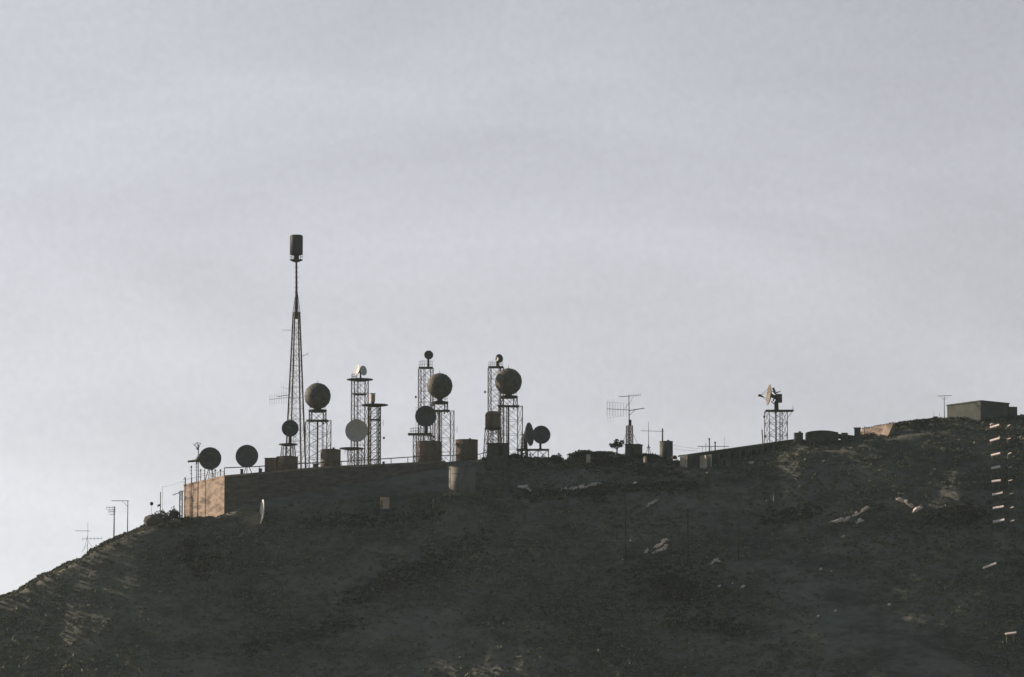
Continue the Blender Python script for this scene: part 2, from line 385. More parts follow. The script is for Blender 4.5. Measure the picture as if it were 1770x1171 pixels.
shrub(1030, 1085, 783, 603, 'dark brush below the small tree on the ridge', 6)
shrub(1546, 1572, 729, 605, 'dark shrub at the right end of the sunlit ruined bank', 4)
shrub(1450, 1478, 752, 606, 'low shrub between the long vaulted store and the ruined bank', 4)
shrub(1562, 1640, 725, 607, 'low straggling shrub line left of the hilltop bunker', 8)
shrub(1600, 1640, 721, 608, 'small dry shrub at the foot of the antenna pole beside the bunker', 4)

# ------------------------------------------------------------------ main building
C0 = at(388, 822, 600); CR = at(770, 797, 604); CL = at(318, 838, 616)
depth = Vector((CL.x - C0.x, CL.y - C0.y, 0)); DR = CR + depth * 1.0; DR.z = CR.z - .3
fp = [(C0.x, C0.y), (CR.x, CR.y), (DR.x, DR.y), (CL.x, CL.y)]
bz0 = terr(C0.x, 596) - 5
B = thing('terrace_building', 'long flat-roofed building on the hill edge with a sunlit end wall', 'building', (C0.x, C0.y, terr(C0.x, C0.y)))
# roofline follows the photograph: three heights along the front
mid = at(560, 806.5, 600 + 4 * (560 - 388) / 382.)
fpt = [(C0.x, C0.y), (mid.x, mid.y), (CR.x, CR.y), (DR.x, DR.y), (mid.x + depth.x, mid.y + depth.y), (CL.x, CL.y)]
tops = [C0.z, mid.z, CR.z, DR.z, mid.z - .4, CL.z]
PAR = .32
w = MB()
nfp = len(fpt); vs = [(p[0], p[1], bz0) for p in fpt] + [(p[0], p[1], t - PAR) for p, t in zip(fpt, tops)]
w.add(vs, [[k, (k + 1) % nfp, nfp + (k + 1) % nfp, nfp + k] for k in range(nfp)] + [list(range(nfp))[::-1]]
      + [[6, 7, 10, 11], [7, 8, 9, 10]])
w.build('wall', M['wall'], B)
p_ = MB()
for k in range(nfp):
    a = fpt[k]; b = fpt[(k + 1) % nfp]; za = tops[k]; zb_ = tops[(k + 1) % nfp]
    d = Vector((b[0] - a[0], b[1] - a[1], 0)).normalized(); nn = Vector((d.y, -d.x, 0))
    o1 = nn * .06; i1 = -nn * .3
    q = [Vector((a[0], a[1], 0)) + o1, Vector((b[0], b[1], 0)) + o1, Vector((b[0], b[1], 0)) + i1, Vector((a[0], a[1], 0)) + i1]
    zz = [za, zb_, zb_, za]
    p_.prism([(v.x, v.y) for v in q], [z - PAR + .003 * (k + 1) for z in zz], [z + .004 * k for z in zz])
p_.build('parapet', M['wall'], B)
M['facing'] = mat('shaded_front_wall', (.060, .052, .045), (.15, .125, .105), 1.3, .95, (.6, .6, 1.6), bump=.5)  # darker version of the wall, with the front's shade put into the colour
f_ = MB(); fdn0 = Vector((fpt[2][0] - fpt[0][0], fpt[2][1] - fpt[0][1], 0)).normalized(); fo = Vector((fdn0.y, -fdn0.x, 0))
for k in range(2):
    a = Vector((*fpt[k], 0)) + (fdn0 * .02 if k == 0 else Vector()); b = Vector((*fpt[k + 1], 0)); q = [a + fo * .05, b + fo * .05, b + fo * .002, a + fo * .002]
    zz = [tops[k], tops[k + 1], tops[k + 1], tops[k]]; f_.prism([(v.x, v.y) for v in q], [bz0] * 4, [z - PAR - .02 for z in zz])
f_.build('shaded_front', M['facing'], B)
# joints and a rain pipe down the front, small window openings
fd = Vector((CR.x - C0.x, CR.y - C0.y, 0)); fdn = fd.normalized(); fn = Vector((fdn.y, -fdn.x, 0))
for px_ in (520, 640):
    t = (px_ - 388) / 382.; c = Vector((C0.x, C0.y, 0)) + fd * t + fn * .12; zt = at(px_, 808 - 9 * t, 600).z
    MB().beam((c.x, c.y, zt - .5), (c.x, c.y, zt - 7), .09, 8).build('rain_pipe', M['steel'], B)
for px_ in ():
    t = (px_ - 388) / 382.; c = Vector((C0.x, C0.y, 0)) + fd * t; zt = at(px_, 818 - 22 * t, 600).z - 2.2
    MB().box((c.x, c.y, zt), (1.1, .12, .8), math.atan2(fdn.y, fdn.x)).build('window', M['dark'], B)
def roof_z(x, y):
    xf = x - depth.x * min(1, max(0, (y - 600) / 16.)) 
    z = np.interp(xf, [C0.x, mid.x, CR.x], [C0.z, mid.z, CR.z]); return float(z) - PAR - .35 * max(0, (y - 600) / 16.)
def base_z(x, y):
    xl = C0.x + depth.x * (y - 600) / 16.; xr = CR.x + depth.x * (y - 604) / 16.
    if 600 < y < 619 and xl < x < xr: return roof_z(x, y) - .05
    return terr(x, y) - .2

# ------------------------------------------------------------------ lattice towers
TOWER_G = 'steel lattice towers on the hilltop'
def corners(cx, cy, z, h, ang):
    r = []
    for (a, b) in ((-1, -1), (1, -1), (1, 1), (-1, 1)):
        r.append(Vector((cx + h * (a * math.cos(ang) - b * math.sin(ang)), cy + h * (a * math.sin(ang) + b * math.cos(ang)), z)))
    return r
def lattice(root, cx, cy, z0, z1, h0, h1, ang, nlev, leg=.12, br=.05, style='X', ring=True, leg_name='leg'):
    A = corners(cx, cy, z0, h0, ang); T = corners(cx, cy, z1, h1, ang)
    for k in range(4):
        MB().beam(A[k], T[k], leg, 6, leg * .9).build(leg_name, M['steel'], root)
    b = MB()
    for l in range(nlev):
        t0 = l / nlev; t1 = (l + 1) / nlev
        P = [A[k].lerp(T[k], t0) for k in range(4)]; Q = [A[k].lerp(T[k], t1) for k in range(4)]
        for k in range(4):
            k2 = (k + 1) % 4
            if ring: b.beam(Q[k], Q[k2], br, 4)
            if style == 'X' or (style == 'K' and l % 2): b.beam(P[k], Q[k2], br, 4); b.beam(P[k2], Q[k], br, 4)
            elif style == 'Z': b.beam(P[k] if (l + k) % 2 else P[k2], Q[k2] if (l + k) % 2 else Q[k], br, 4)
            else:
                mdp = (Q[k] + Q[k2]) / 2; b.beam(P[k], mdp, br, 4); b.beam(P[k2], mdp, br, 4)
    b.build('bracing', M['steel'], root)
    return A, T
def hw(wpx, ang, Y): return wpx * .1 * Y / 600 / 2 / (math.cos(ang) + math.sin(abs(ang)))
def tower(px, wpx, ptop, Y, label, nlev, ang=R(18), w_top=None, leg=.12, br=.042, style='X', platform=None, name='lattice_tower', cat='tower', group=TOWER_G):
    c = at(px, ptop, Y); z0 = base_z(c.x, Y)
    o = thing(name, label, cat, (c.x, Y, z0), group)
    h0 = hw(wpx, ang, Y); h1 = h0 if w_top is None else hw(w_top, ang, Y)
    lattice(o, c.x, Y, z0, c.z, h0, h1, ang, nlev, leg, br, style)
    clutter(o, c.x, Y, z0, c.z, hw(wpx if w_top is None else w_top, ang, Y), int(px * 3 + ptop), 2)
    if platform: deck(o, c.x + platform[1] * .1, Y, c.z, platform[0] * .05, platform[2] if len(platform) > 2 else 'round')
    return o, c
def deck(root, cx, cy, z, r, kind='round', name='platform'):
    m = MB()
    if kind == 'round':
        m.lathe((cx, cy, z), [(r * .35, -.28), (r * .93, -.06), (r, .0), (r, .13), (r * .96, .15)], 28, smooth=False)
    else:
        m.box((cx, cy, z + .09), (2 * r, 2 * r * .8, .22))
    return m.build(name, M['deck'], root)
def clutter(root, cx, cy, z0, z1, h, seed, n=5):
    rr = random.Random(seed); c = MB(); x = cx + rr.uniform(-.5, .5) * h; 
    for d in (0, .1, .2): c.beam((x + d, cy - h * .8, z0), (x + d + rr.uniform(-.1, .1), cy - h * .8, z1 - .2), .035, 5)
    zz = z0 + 1
    while zz < z1 - .3: c.beam((x - .15, cy - h * .8, zz), (x + .35, cy - h * .8, zz), .03); zz += 1.3
    c.build('cable_run', M['deck'], root)
    for _ in range(n):
        sd = rr.choice((-1, 1)); z = z0 + (z1 - z0) * rr.uniform(.25, .95); m = MB(); e = rr.uniform(.35, .9)
        p = Vector((cx + sd * h, cy - h * rr.uniform(-.5, .9), z)); q = p + Vector((sd * e, -.1, rr.uniform(-.1, .15))); m.beam(p, q, .03)
        k = rr.choice((0, 1))
        if k == 0: m.beam(q - Vector((0, 0, .5)), q + Vector((0, 0, .6)), .035); m.build('whip_aerial', M['steel'], root)
        elif k == 1: m.box(q, (.3, .25, .4)); m.build('junction_box', M['deck'], root)
        else: m.lathe(q, [(.05, -.12), (.26, -.05), (.3, .05), (.2, .1)], 14, (sd * .6, -.8, 0)); m.build('small_drum', M['dish'], root)
def rails(root, cx, cy, z, r, h=1.0, n=6, ang=R(18)):
    m = MB(); P = corners(cx, cy, z + .15, r, ang)
    for k in range(4):
        a, b = P[k], P[(k + 1) % 4]
        for t in (0, .5): q = a.lerp(b, t); m.beam(q, q + Vector((0, 0, h)), .035)
        for hh in (h, h * .5): m.beam(a + Vector((0, 0, hh)), b + Vector((0, 0, hh)), .03)
    return m.build('railing', M['steel'], root)
def ladder(root, x, y, z0, z1):
    m = MB()
    for s in (-.2, .2): m.beam((x + s, y, z0), (x + s, y, z1), .03)
    z = z0 + .3
    while z < z1: m.beam((x - .2, y, z), (x + .2, y, z), .025); z += .45
    return m.build('ladder', M['steel'], root)

# dish: paraboloid with thickness, back ribs, feed on struts, yoke and pedestal down to zbase
def dish(px, py, rpx, Y, label, zbase=None, facing=(0, -1, .05), m='dish', name='dish_antenna', ped=.16, ppx=None, feed=True, group='dish antennas', f_len=.75, tri=False):
    c = at(px, py, Y); r = rpx * .1 * Y / 600; n = Vector(facing).normalized()
    if zbase is None: zbase = base_z(c.x, Y)
    o = thing(name, label, 'dish antenna', (c.x, Y, zbase), group)
    prof = [(.02, 0)]; dd = r * .28
    K = 8
    for k in range(1, K + 1): t = k / K; prof.append((r * t, dd * t * t))
    outer = [(r * 1.015, dd), (r * 1.015, dd - .10)] + [(r * t, dd * t * t - .09) for t in (.85, .6, .35, .1)]
    q = MB().lathe(c - n * dd * .6, prof + outer, 40, n, cap=False); q.build('reflector', M[m], o)
    b = MB()
    b.lathe(c - n * dd * .6, [(r * .32, -.34), (r * .36, -.02)], 20, n)
    tq = n.to_track_quat('Z', 'Y').to_matrix()
    for k in range(8):
        a = k * math.pi / 4; e = tq @ Vector((math.cos(a), math.sin(a), 0))
        b.beam(c - n * (dd * .6 + .2) + e * r * .3, c + n * (dd * .1 - .12) + e * r * .85, .04)
    b.build('back_frame', M['steel'], o)
    if feed:
        f = MB(); tip = c + n * r * f_len
        for k in range(3):
            a = k * 2.094 + .5; e = tq @ Vector((math.cos(a), math.sin(a), 0)); f.beam(c + n * dd * .3 + e * r * .9, tip, .03)
        f.lathe(tip - n * .2, [(.06, 0), (.14, .05), (.14, .3), (.06, .38)], 10, n)
        f.build('feed', M['steel'], o)
    bc = c - n * (dd * .6 + .45)
    pd = MB(); foot = Vector((bc.x, bc.y, zbase))
    if tri:
        for a in (0.4, 2.5, 4.6): pd.beam((bc.x + math.cos(a) * r * .55, bc.y + math.sin(a) * r * .4, zbase), (bc.x, bc.y, bc.z - r * .55), .07, 6)
        pd.beam((bc.x, bc.y, bc.z - r * .6), bc, .22, 10)
    else:
        pd.lathe((bc.x, bc.y, zbase), [(ped * 2.0, 0), (ped * 2.0, .12), (ped, .2), (ped, max(.3, bc.z - zbase - r * .25)), (ped * 1.5, max(.35, bc.z - zbase)), (ped * .8, max(.4, bc.z - zbase + .2))], 14)
        pd.beam((bc.x, bc.y, bc.z), c - n * dd * .6, ped, 8)
        pd.beam((bc.x, bc.y, bc.z - r * .2), c - n * dd * .5 + Vector((0, 0, -r * .6)), .06, 6)
    pd.build('pedestal', M['deck'], o)
    return o
def radome(px, py, rpx, Y, label, zbase):
    c = at(px, py, Y); r = rpx * .1 * Y / 600
    o = thing('radome', label, 'radome', (c.x, Y, zbase), 'large spherical radomes')
    import bmesh
    bm = bmesh.new(); bmesh.ops.create_icosphere(bm, subdivisions=3, radius=r)
    s = MB(); s.add([v.co + c for v in bm.verts], [[v.index for v in f.verts] for f in bm.faces]); 
    bm.free(); s.build('shell', M['radome'], o)
    s = MB()
    bm = bmesh.new(); bmesh.ops.create_icosphere(bm, subdivisions=2, radius=r * 1.004)
    for e in bm.edges: s.beam(e.verts[0].co + c, e.verts[1].co + c, .035)
    bm.free(); s.build('panel_seams', M['radome'], o)
    s = MB(); s.beam(c + Vector((0, 0, r)), c + Vector((0, 0, r + .45)), .04, 6); s.build('lightning_rod', M['steel'], o)
    s = MB(); zb2 = c.z - r * .86
    s.lathe((c.x, Y, zbase), [(.75, 0), (.75, .12), (.5, .25), (.5, (zb2 - zbase) * .6), (1.05, zb2 - zbase), (1.15, zb2 - zbase + .25)], 20, smooth=False)
    s.build('pedestal', M['deck'], o)
    return o

# -- the tall mast with the drum on top
Y = 611.0; mt = at(512, 540, Y); zb0 = base_z(at(513, 800, Y).x, Y)
cx = mt.x + .05
o = thing('lattice_mast', 'tallest tapering lattice mast, carrying a dark drum at its top', 'mast', (cx, Y, zb0), TOWER_G)
ang = R(20)
lattice(o, cx, Y, zb0, mt.z, hw(37, ang, Y), hw(11.5, ang, Y), ang, 15, .16, .036, 'Z')
zt2 = at(511, 450, Y).z
u = MB(); u.beam((cx, Y, mt.z - 1.2), (cx - .1, Y, zt2), .26, 8, .19); u.build('upper_pole', M['steel'], o)
u = MB()
for k in range(4):
    a = ang + k * math.pi / 2 + .78; u.beam((cx + .72 * math.cos(a), Y + .72 * math.sin(a), mt.z), (cx, Y, mt.z), .05); u.beam((cx + .72 * math.cos(a), Y + .72 * math.sin(a), mt.z), (cx, Y, mt.z + 4.4), .06)
for k in range(9):
    z = mt.z + .8 + k * .9; u.beam((cx - .1, Y - .3, z), (cx - .1, Y + .3, z), .03); u.beam((cx - .45, Y, z), (cx + .4, Y, z), .03); u.beam((cx - .1, Y - .3, z), (cx - .1, Y - .3, z + .92), .02)
u.build('collar_brace', M['steel'], o)
MB().lathe((cx - .1, Y, zt2 - .05), [(.3, -.35), (1.1, -.02), (1.15, .14)], 20, smooth=False).build('platform', M['deck'], o)
u = MB()
for k in range(8):
    a = k * math.pi / 4; p = Vector((cx - .1 + math.cos(a) * 1.1, Y + math.sin(a) * 1.1, zt2)); u.beam(p, p + Vector((0, 0, .95)), .035)
    a2 = a + math.pi / 4; q = Vector((cx - .1 + math.cos(a2) * 1.1, Y + math.sin(a2) * 1.1, zt2)); u.beam(p + Vector((0, 0, .6)), q + Vector((0, 0, .6)), .03)
u.build('railing', M['steel'], o)
ladder(o, cx - .1, Y - .9, zb0 + .2, mt.z - 2)
dz0 = at(510, 441, Y).z; dz1 = at(510, 407, Y).z
dr = thing('drum_antenna', 'dark brown upright drum on the very top of the tallest mast', 'antenna', (cx - .1, Y, zt2 + .1))
MB().lathe((cx - .1, Y, dz0), [(.9, -.02), (1.12, .05), (1.12, dz1 - dz0 - .15), (1.0, dz1 - dz0)], 28).build('shell', M['tankdark'], dr)
u = MB()
for k in range(12):
    a = k * math.pi / 6; u.beam((cx - .1 + math.cos(a) * 1.13, Y + math.sin(a) * 1.13, dz0 + .05), (cx - .1 + math.cos(a) * 1.13, Y + math.sin(a) * 1.13, dz1 - .15), .03)
u.build('ribs', M['tankdark'], dr)
MB().beam((cx - .1, Y, zt2 + .1), (cx - .1, Y, dz0 + .1), .5, 10).build('pedestal', M['deck'], dr)

# yagi helper: horizontal boom with cross elements
def yagi(root, a, b, n, el, vertical=True, r=.03, name='antenna_array', taper=1.0):
    m = MB(); a = Vector(a); b = Vector(b); m.beam(a, b, r * 1.4)
    for k in range(n):
        t = k / max(1, n - 1); p = a.lerp(b, t); e = el * (1 - (1 - taper) * t)
        d = Vector((0, 0, e)) if vertical else Vector((.15 * e, e, 0)); m.beam(p - d, p + d, r * .7)
    return m.build(name, M['steel'], root)
yg = thing('side_antenna', 'spiky side antenna array sticking out left of the tallest mast', 'antenna', at(500, 690, Y - 1), 'side antennas on the tallest mast')
yagi(yg, at(503, 687, Y - 1), at(466, 691, Y - 1), 10, 1.1, True, .03, 'lower_array', .8); yagi(yg, at(500, 683, Y - 1.3), at(480, 686, Y - 1.3), 5, .4, False, .05, 'bracket')
yagi(yg, at(503, 673, Y - 1), at(486, 670, Y - 1), 5, 1.0, True, .02, 'upper_array')
yg = thing('side_antenna', 'short side antenna low on the right of the tallest mast neck', 'antenna', at(520, 617, Y - .6), 'side antennas on the tallest mast')
yagi(yg, at(518, 618, Y - .6), at(532, 612, Y - .6), 3, .25, True, .035)
yg = thing('side_antenna', 'thin horizontal side antenna high on the left of the tallest mast', 'antenna', at(507, 571, Y - .5), 'side antennas on the tallest mast')
yagi(yg, at(508, 571, Y - .5), at(489, 571, Y - .5), 3, .12, True, .025)

# -- radome towers
def radome_tower(px, py, rpx, Yc, lab_r, lab_t, neck_py, deck_py, wl, wr, neck_w):
    cxl = at((wl + wr) / 2, deck_py, Yc); z0 = base_z(cxl.x, Yc)
    o = thing('radome_tower', lab_t, 'tower', (cxl.x, Yc, z0), TOWER_G); ang = R(14)
    lattice(o, cxl.x, Yc, z0, cxl.z, hw(wr - wl, ang, Yc), hw(wr - wl, ang, Yc), ang, 4, .10, .038, 'X')
    rc = at(px, neck_py, Yc)
    clutter(o, cxl.x, Yc, z0, cxl.z, hw(wr - wl, ang, Yc), int(px), 2)
    lattice(o, rc.x, Yc, cxl.z - .4, rc.z, hw(neck_w, ang, Yc), hw(neck_w, ang, Yc), ang, 1, .12, .045, 'X', leg_name='neck_leg')
    MB().beam((rc.x, Yc, z0), (rc.x, Yc, cxl.z), .17, 8).build('centre_column', M['steel'], o)
    MB().box((rc.x, Yc, cxl.z + .05), (neck_w * .1 + .8, neck_w * .08 + .6, .16)).build('lower_platform', M['deck'], o)
    MB().lathe((rc.x, Yc, rc.z), [(neck_w * .045, -.3), (neck_w * .055, -.05), (neck_w * .055, .12)], 24, smooth=False).build('platform', M['deck'], o)
    rails(o, rc.x, Yc, rc.z, neck_w * .04, .9, ang=ang); ladder(o, rc.x - .5, Yc - 1.0, z0 + .3, cxl.z)
    radome(px, py, rpx, Yc, lab_r, rc.z + .12)
radome_tower(549, 685, 23, 608.5, 'spherical radome just right of the tallest mast, lowest of the three', 'square lattice tower under the left radome', 710, 728, 527, 573, 30)
radome_tower(760, 667.5, 22.5, 611, 'spherical radome in the middle, above the rusty tanks', 'square lattice tower under the middle radome', 696, 711, 751, 785, 28)
radome_tower(879, 660, 23.5, 611, 'spherical radome furthest right, highest of the three', 'square lattice tower under the right radome', 686, 703, 862, 903, 30)

# -- other towers
o, c = tower(622, 30, 657, 613.5, 'lattice tower topped by a wide deck with two small white reflectors', 7, R(16), leg=.11, platform=(47, 0)); rails(o, c.x - 1.0, 613.5, c.z, .4, .9)
MB().lathe((c.x, 613.5, at(622, 682, 613.5).z), [(1.2, -.12), (1.35, .1)], 20, smooth=False).build('lower_platform', M['deck'], o); ladder(o, c.x, 612, base_z(c.x, 612), c.z)
# twin reflectors on top
for (px, py, rp, fc, lb) in ((618, 640, 9.0, (-.85, -.45, .25), 'small white reflector, left one of the pair on the wide-decked tower'),
                            (628, 641, 8.5, (.8, -.6, .1), 'small pale reflector, right one of the pair on the wide-decked tower')):
    dish(px, py, rp, 613.5, lb, c.z + .15, fc, 'whitedish', 'small_reflector', .14, group='small reflectors on the wide-decked tower', feed=False)
o, c = tower(648, 20, 701, 609.5, 'slim lattice tower right of the wide-decked tower, carrying an equipment cabinet', 8, R(12), leg=.13, platform=(48, -.6))
MB().box((c.x, 609.5, at(648, 726, 609.5).z), (1.8, 1.8, .16)).build('lower_platform', M['deck'], o)
cb = thing('equipment_cabinet', 'small pale equipment cabinet on the deck of the slim lattice tower', 'cabinet', (at(644, 698, 609.5).x, 609.5, c.z + .15))
q = at(644, 689, 609.5); MB().box((q.x, 609.5, q.z + .05), (.75, .6, 1.35), R(25)).build('body', M['plaster'], cb); MB().box((q.x, 609.5, q.z + .85), (.95, .8, .1), R(25)).build('lid', M['steel'], cb)
MB().box((q.x, 609.5, c.z + .35), (.5, .5, .42), R(25)).build('plinth', M['deck'], cb)
o, c = tower(616, 30, 776, 608.5, 'short lattice stand under the pale round dish', 2, R(15), leg=.09, style='X', platform=(42, -9)); zz = c.z + .15
dish(616.5, 745, 19.5, 608.0, 'large pale grey round dish in front of the wide-decked tower', zz, (-.1, -1, .05), 'paledish', feed=False)
o, c = tower(498, 34, 769, 606.5, 'short lattice stand left of the tallest mast, holding a dark dish', 2, R(15), w_top=22, leg=.08, platform=(33, 0)); 
dish(501.5, 741, 14.5, 606.0, 'dark round dish on the stand in front of the tallest mast', c.z + .15, (.1, -1, .05), ped=.28)
# middle group
o, c = tower(736, 26, 637, 616, 'lattice tower behind the middle radome, with a small ball-like dish on top', 9, R(14), leg=.10, platform=(25, 0, 'square')); rails(o, c.x, 616, c.z, .95, 1.1); ladder(o, c.x - 1.5, 615, base_z(c.x, 616), c.z - 7)
dish(741, 614, 7.8, 616, 'small dark round dish topping the tower behind the middle radome', c.z + .2, (.15, -1, .1), ped=.2, feed=False)
o, c = tower(730, 32, 752, 609.5, 'short lattice stand under the dark dish left of the middle radome', 3, R(14), leg=.09, platform=(42, -4, 'square')); rails(o, c.x - .9, 609.5, c.z, 1.0, 1.0)
dish(736, 720, 18.2, 609.0, 'large dark round dish left of the middle radome tower', c.z + .2, (-.08, -1, .06), ped=.3, feed=False)
# right group
o, c = tower(857, 27, 636, 616.5, 'lattice tower behind the right radome, with a small tilted dish on top', 9, R(14), leg=.10, platform=(27, 0, 'square')); rails(o, c.x, 616.5, c.z, 1.0, .9); ladder(o, c.x - 1.0, 615, base_z(c.x, 616), c.z)
dish(863, 620, 7.5, 616.5, 'small tilted dark dish topping the tower behind the right radome', c.z + .2, (.6, -.8, .1), ped=.24, feed=False)
dish(859, 621, 3.6, 615.8, 'tiny pale dish just left of the small tilted dish', c.z + .2, (-.6, -.6, .1), 'paledish', ped=.08, feed=False)
o, c = tower(852, 34, 742, 606.8, 'short lattice stand under the round-topped canister', 3, R(14), w_top=27, leg=.09, platform=(30, 0))
z0 = c.z + .15; z1 = at(852, 711, 606.8).z
cn = thing('canister_radome', 'upright brown canister with a rounded top beside the right radome tower', 'radome', (c.x, 606.8, z0))
hh = z1 - z0; MB().lathe((c.x, 606.8, z0), [(1.25, 0), (1.36, .1), (1.36, hh * .78), (1.2, hh * .9), (.8, hh * .98), (.05, hh)], 28).build('shell', M['tank'], cn)
MB().lathe((c.x, 606.8, z0), [(1.42, hh * .74), (1.42, hh * .78)], 28).build('band', M['steel'], cn)
MB().beam((c.x, 606.8, z0 + hh - .05), (c.x, 606.8, z0 + hh + .45), .04, 6).build('rod', M['steel'], cn)
# dish pair at the right end
c = at(921, 778, 607); z0 = base_z(c.x, 607)
o = thing('dish_platform', 'low steel platform carrying the last two dishes of the cluster', 'platform', (c.x, 607, z0))
MB().box((c.x, 607, c.z), (5.7, 2.6, .2)).build('platform', M['deck'], o)
for px in (897, 912, 930, 948):
    q = at(px, 778, 607)
    for dy in (-1.2, 1.2): MB().beam((q.x, 607 + dy, min(z0, terr(q.x, 607 + dy)) - .3), (q.x, 607 + dy, c.z), .09, 6).build('leg', M['steel'], o)
b = MB()
for pa, pb in ((897, 912), (912, 930), (930, 948)):
    for dy in (-1.2, 1.2):
        a = at(pa, 778, 607); q = at(pb, 778, 607); b.beam((a.x, 607 + dy, c.z), (q.x, 607 + dy, c.z - 1.7), .045); b.beam((q.x, 607 + dy, c.z), (a.x, 607 + dy, c.z - 1.7), .045)
b.build('bracing', M['steel'], o)
dish(914, 751, 20, 607, 'dish seen edge-on, just left of the last round dish', c.z + .1, (.93, -.33, .06), ped=.2, feed=False)
dish(935.5, 752, 15.8, 606.6, 'dark round dish at the right end of the cluster', c.z + .1, (.2, -1, .08), ped=.2, feed=False)
o, q = tower(906, 14, 757, 608.2, 'stubby lattice frame behind the edge-on dish', 3, R(10), w_top=8, leg=.10, br=.06)
# left dishes on the roof
dish(363, 793, 19.3, 606.5, 'dark round dish nearest the sunlit end wall, with a long feed arm', None, (.12, -1, .05), tri=True, feed=False)
fa = thing('feed_arm', 'tapering feed arm with a yellow tip poking out left of the first dish', 'antenna', at(352, 792, 605.8))
a_ = at(352, 790, 605.8); b_ = at(337, 797, 605.8); c_ = at(326, 798, 605.8)
MB().beam(a_, b_, 1.0, 8, .32).build('cone', M['dish'], fa); MB().beam(b_, c_, .22, 8, .18).build('arm', M['deck'], fa)
MB().beam(c_, at(324.5, 798.2, 605.8), .26, 8, .2).build('tip', mat('ochre_tip', (.45, .30, .06), (.5, .34, .08)), fa)
dish(427, 789, 19.5, 606.0, 'dark round dish on a tripod above the building front', None, (-.05, -1, .05), tri=True, feed=False)

# folded whip antenna behind the first dish
def pole(px, ptop, Y, label, r=.07, base=None, name='antenna_pole', group='slim antenna poles', r2=None, m='steel', cat='pole', pxb=None):
    t = at(px, ptop, Y); b0 = at(pxb if pxb else px, ptop, Y); z0 = base_z(b0.x, Y) if base is None else base
    o = thing(name, label, cat, (b0.x, Y, z0), group); MB().beam((b0.x, Y, z0 - .3), t, r, 7, r2 or r).build('pole', M[m], o); return o, t
o, t = pole(343, 768, 608, 'forked antenna pole rising behind the first dish', .09)
m_ = MB(); 
for a, b in (((343, 776), (347, 766)), ((343, 776), (336, 770)), ((336, 770), (341, 765)), ((341, 765), (347, 767)), ((341, 765), (341, 778)), ((334, 767), (340, 774))): m_.beam(at(*a, 608), at(*b, 608), .06)
m_.box(at(341, 776, 608), (.25, .25, .35)); m_.build('fork', M['steel'], o)
# small masts and pipes along the end of the roof
rnd = random.Random(4)
lbl = ['stub post at the far left corner of the roof', 'second slim roof post from the left corner, with a crossbar', 'third slim roof post, tallest left of the first dish',
       'bent roof post under the feed arm tip', 'thick roof post just left of the first dish tripod', 'roof post right of the first dish tripod', 'short knobbed roof post above the sunlit wall',
       'roof post near the building corner, right of the knobbed post']
for k, (px, pt) in enumerate(((320, 826), (331, 806), (340, 800), (347, 812), (354, 806), (367, 810), (372, 812), (381, 812))):
    o, t = pole(px, pt, 604.5 + (388 - px) * .14, lbl[k], .07, name='roof_post', group='posts along the roof above the sunlit wall', cat='post')
    m_ = MB(); dx = .35
    for j in range(3): m_.beam(t + Vector((-dx, 0, -.3 - .5 * j)), t + Vector((dx * rnd.uniform(.2, 1), 0, -.2 - .6 * j)), .05)
    m_.box(t + Vector((0, 0, -.1)), (.22, .2, .3)); m_.build('fitting', M['steel'], o)
for k, (pa, pb) in enumerate(((318, 372), )):
    m_ = MB(); A = at(320, 829, 615); D = at(386, 815, 600.4)
    o = thing('edge_rail', 'low pipe rail running along the top of the sunlit wall', 'railing', (A.x, A.y, A.z))
    r_ = MB().beam(A + Vector((.2, 0, 0)), D, .05); r_.build('rail', M['steel'], o)
    for j in range(7):
        q = A.lerp(D, j / 6); MB().beam(q + Vector((.1, 0, -1.2)), q + Vector((.1, 0, .02)), .045).build('post', M['steel'], o)

# ------------------------------------------------------------------ roof railing
rail = [(388, 809), (440, 807), (515, 802), (600, 797.5), (662, 793.5), (700, 791)]
o = thing('roof_railing', 'long horizontal pipe railing along the front edge of the building roof', 'railing', (C0.x, C0.y, C0.z))
R1 = MB(); pp = [at(p, q, 600.4 + 4 * (p - 388) / 382.) for p, q in rail]
for a, b in zip(pp, pp[1:]): R1.beam(a, b, .085, 6)
R1.build('rail', M['steel'], o)
for px in (388, 449, 520, 590, 648, 676, 705):
    py = np.interp(px, [p for p, _ in rail], [q for _, q in rail]); q = at(px, py, 600.4 + 4 * (px - 388) / 382.)
    MB().beam(q, q + Vector((0, 0, -1.9)), .075, 6).build('post', M['steel'], o)
rail2 = [(700, 791), (724, 789.5), (760, 788), (790, 787), (826, 786), (842, 782)]
o = thing('ground_railing', 'pipe railing running between the rusty tanks and the right lattice towers', 'railing', at(760, 797, 604.6))
R1 = MB(); pp = [at(p, q, 604.4) for p, q in rail2]
for a, b in zip(pp, pp[1:]): R1.beam(a, b, .07, 6)
R1.build('rail', M['steel'], o)
for px in (716, 782, 830, 841):
    q = at(px, 787, 604.4); MB().beam(q, (q.x, q.y, base_z(q.x, q.y) - .5), .06, 6).build('post', M['steel'], o)

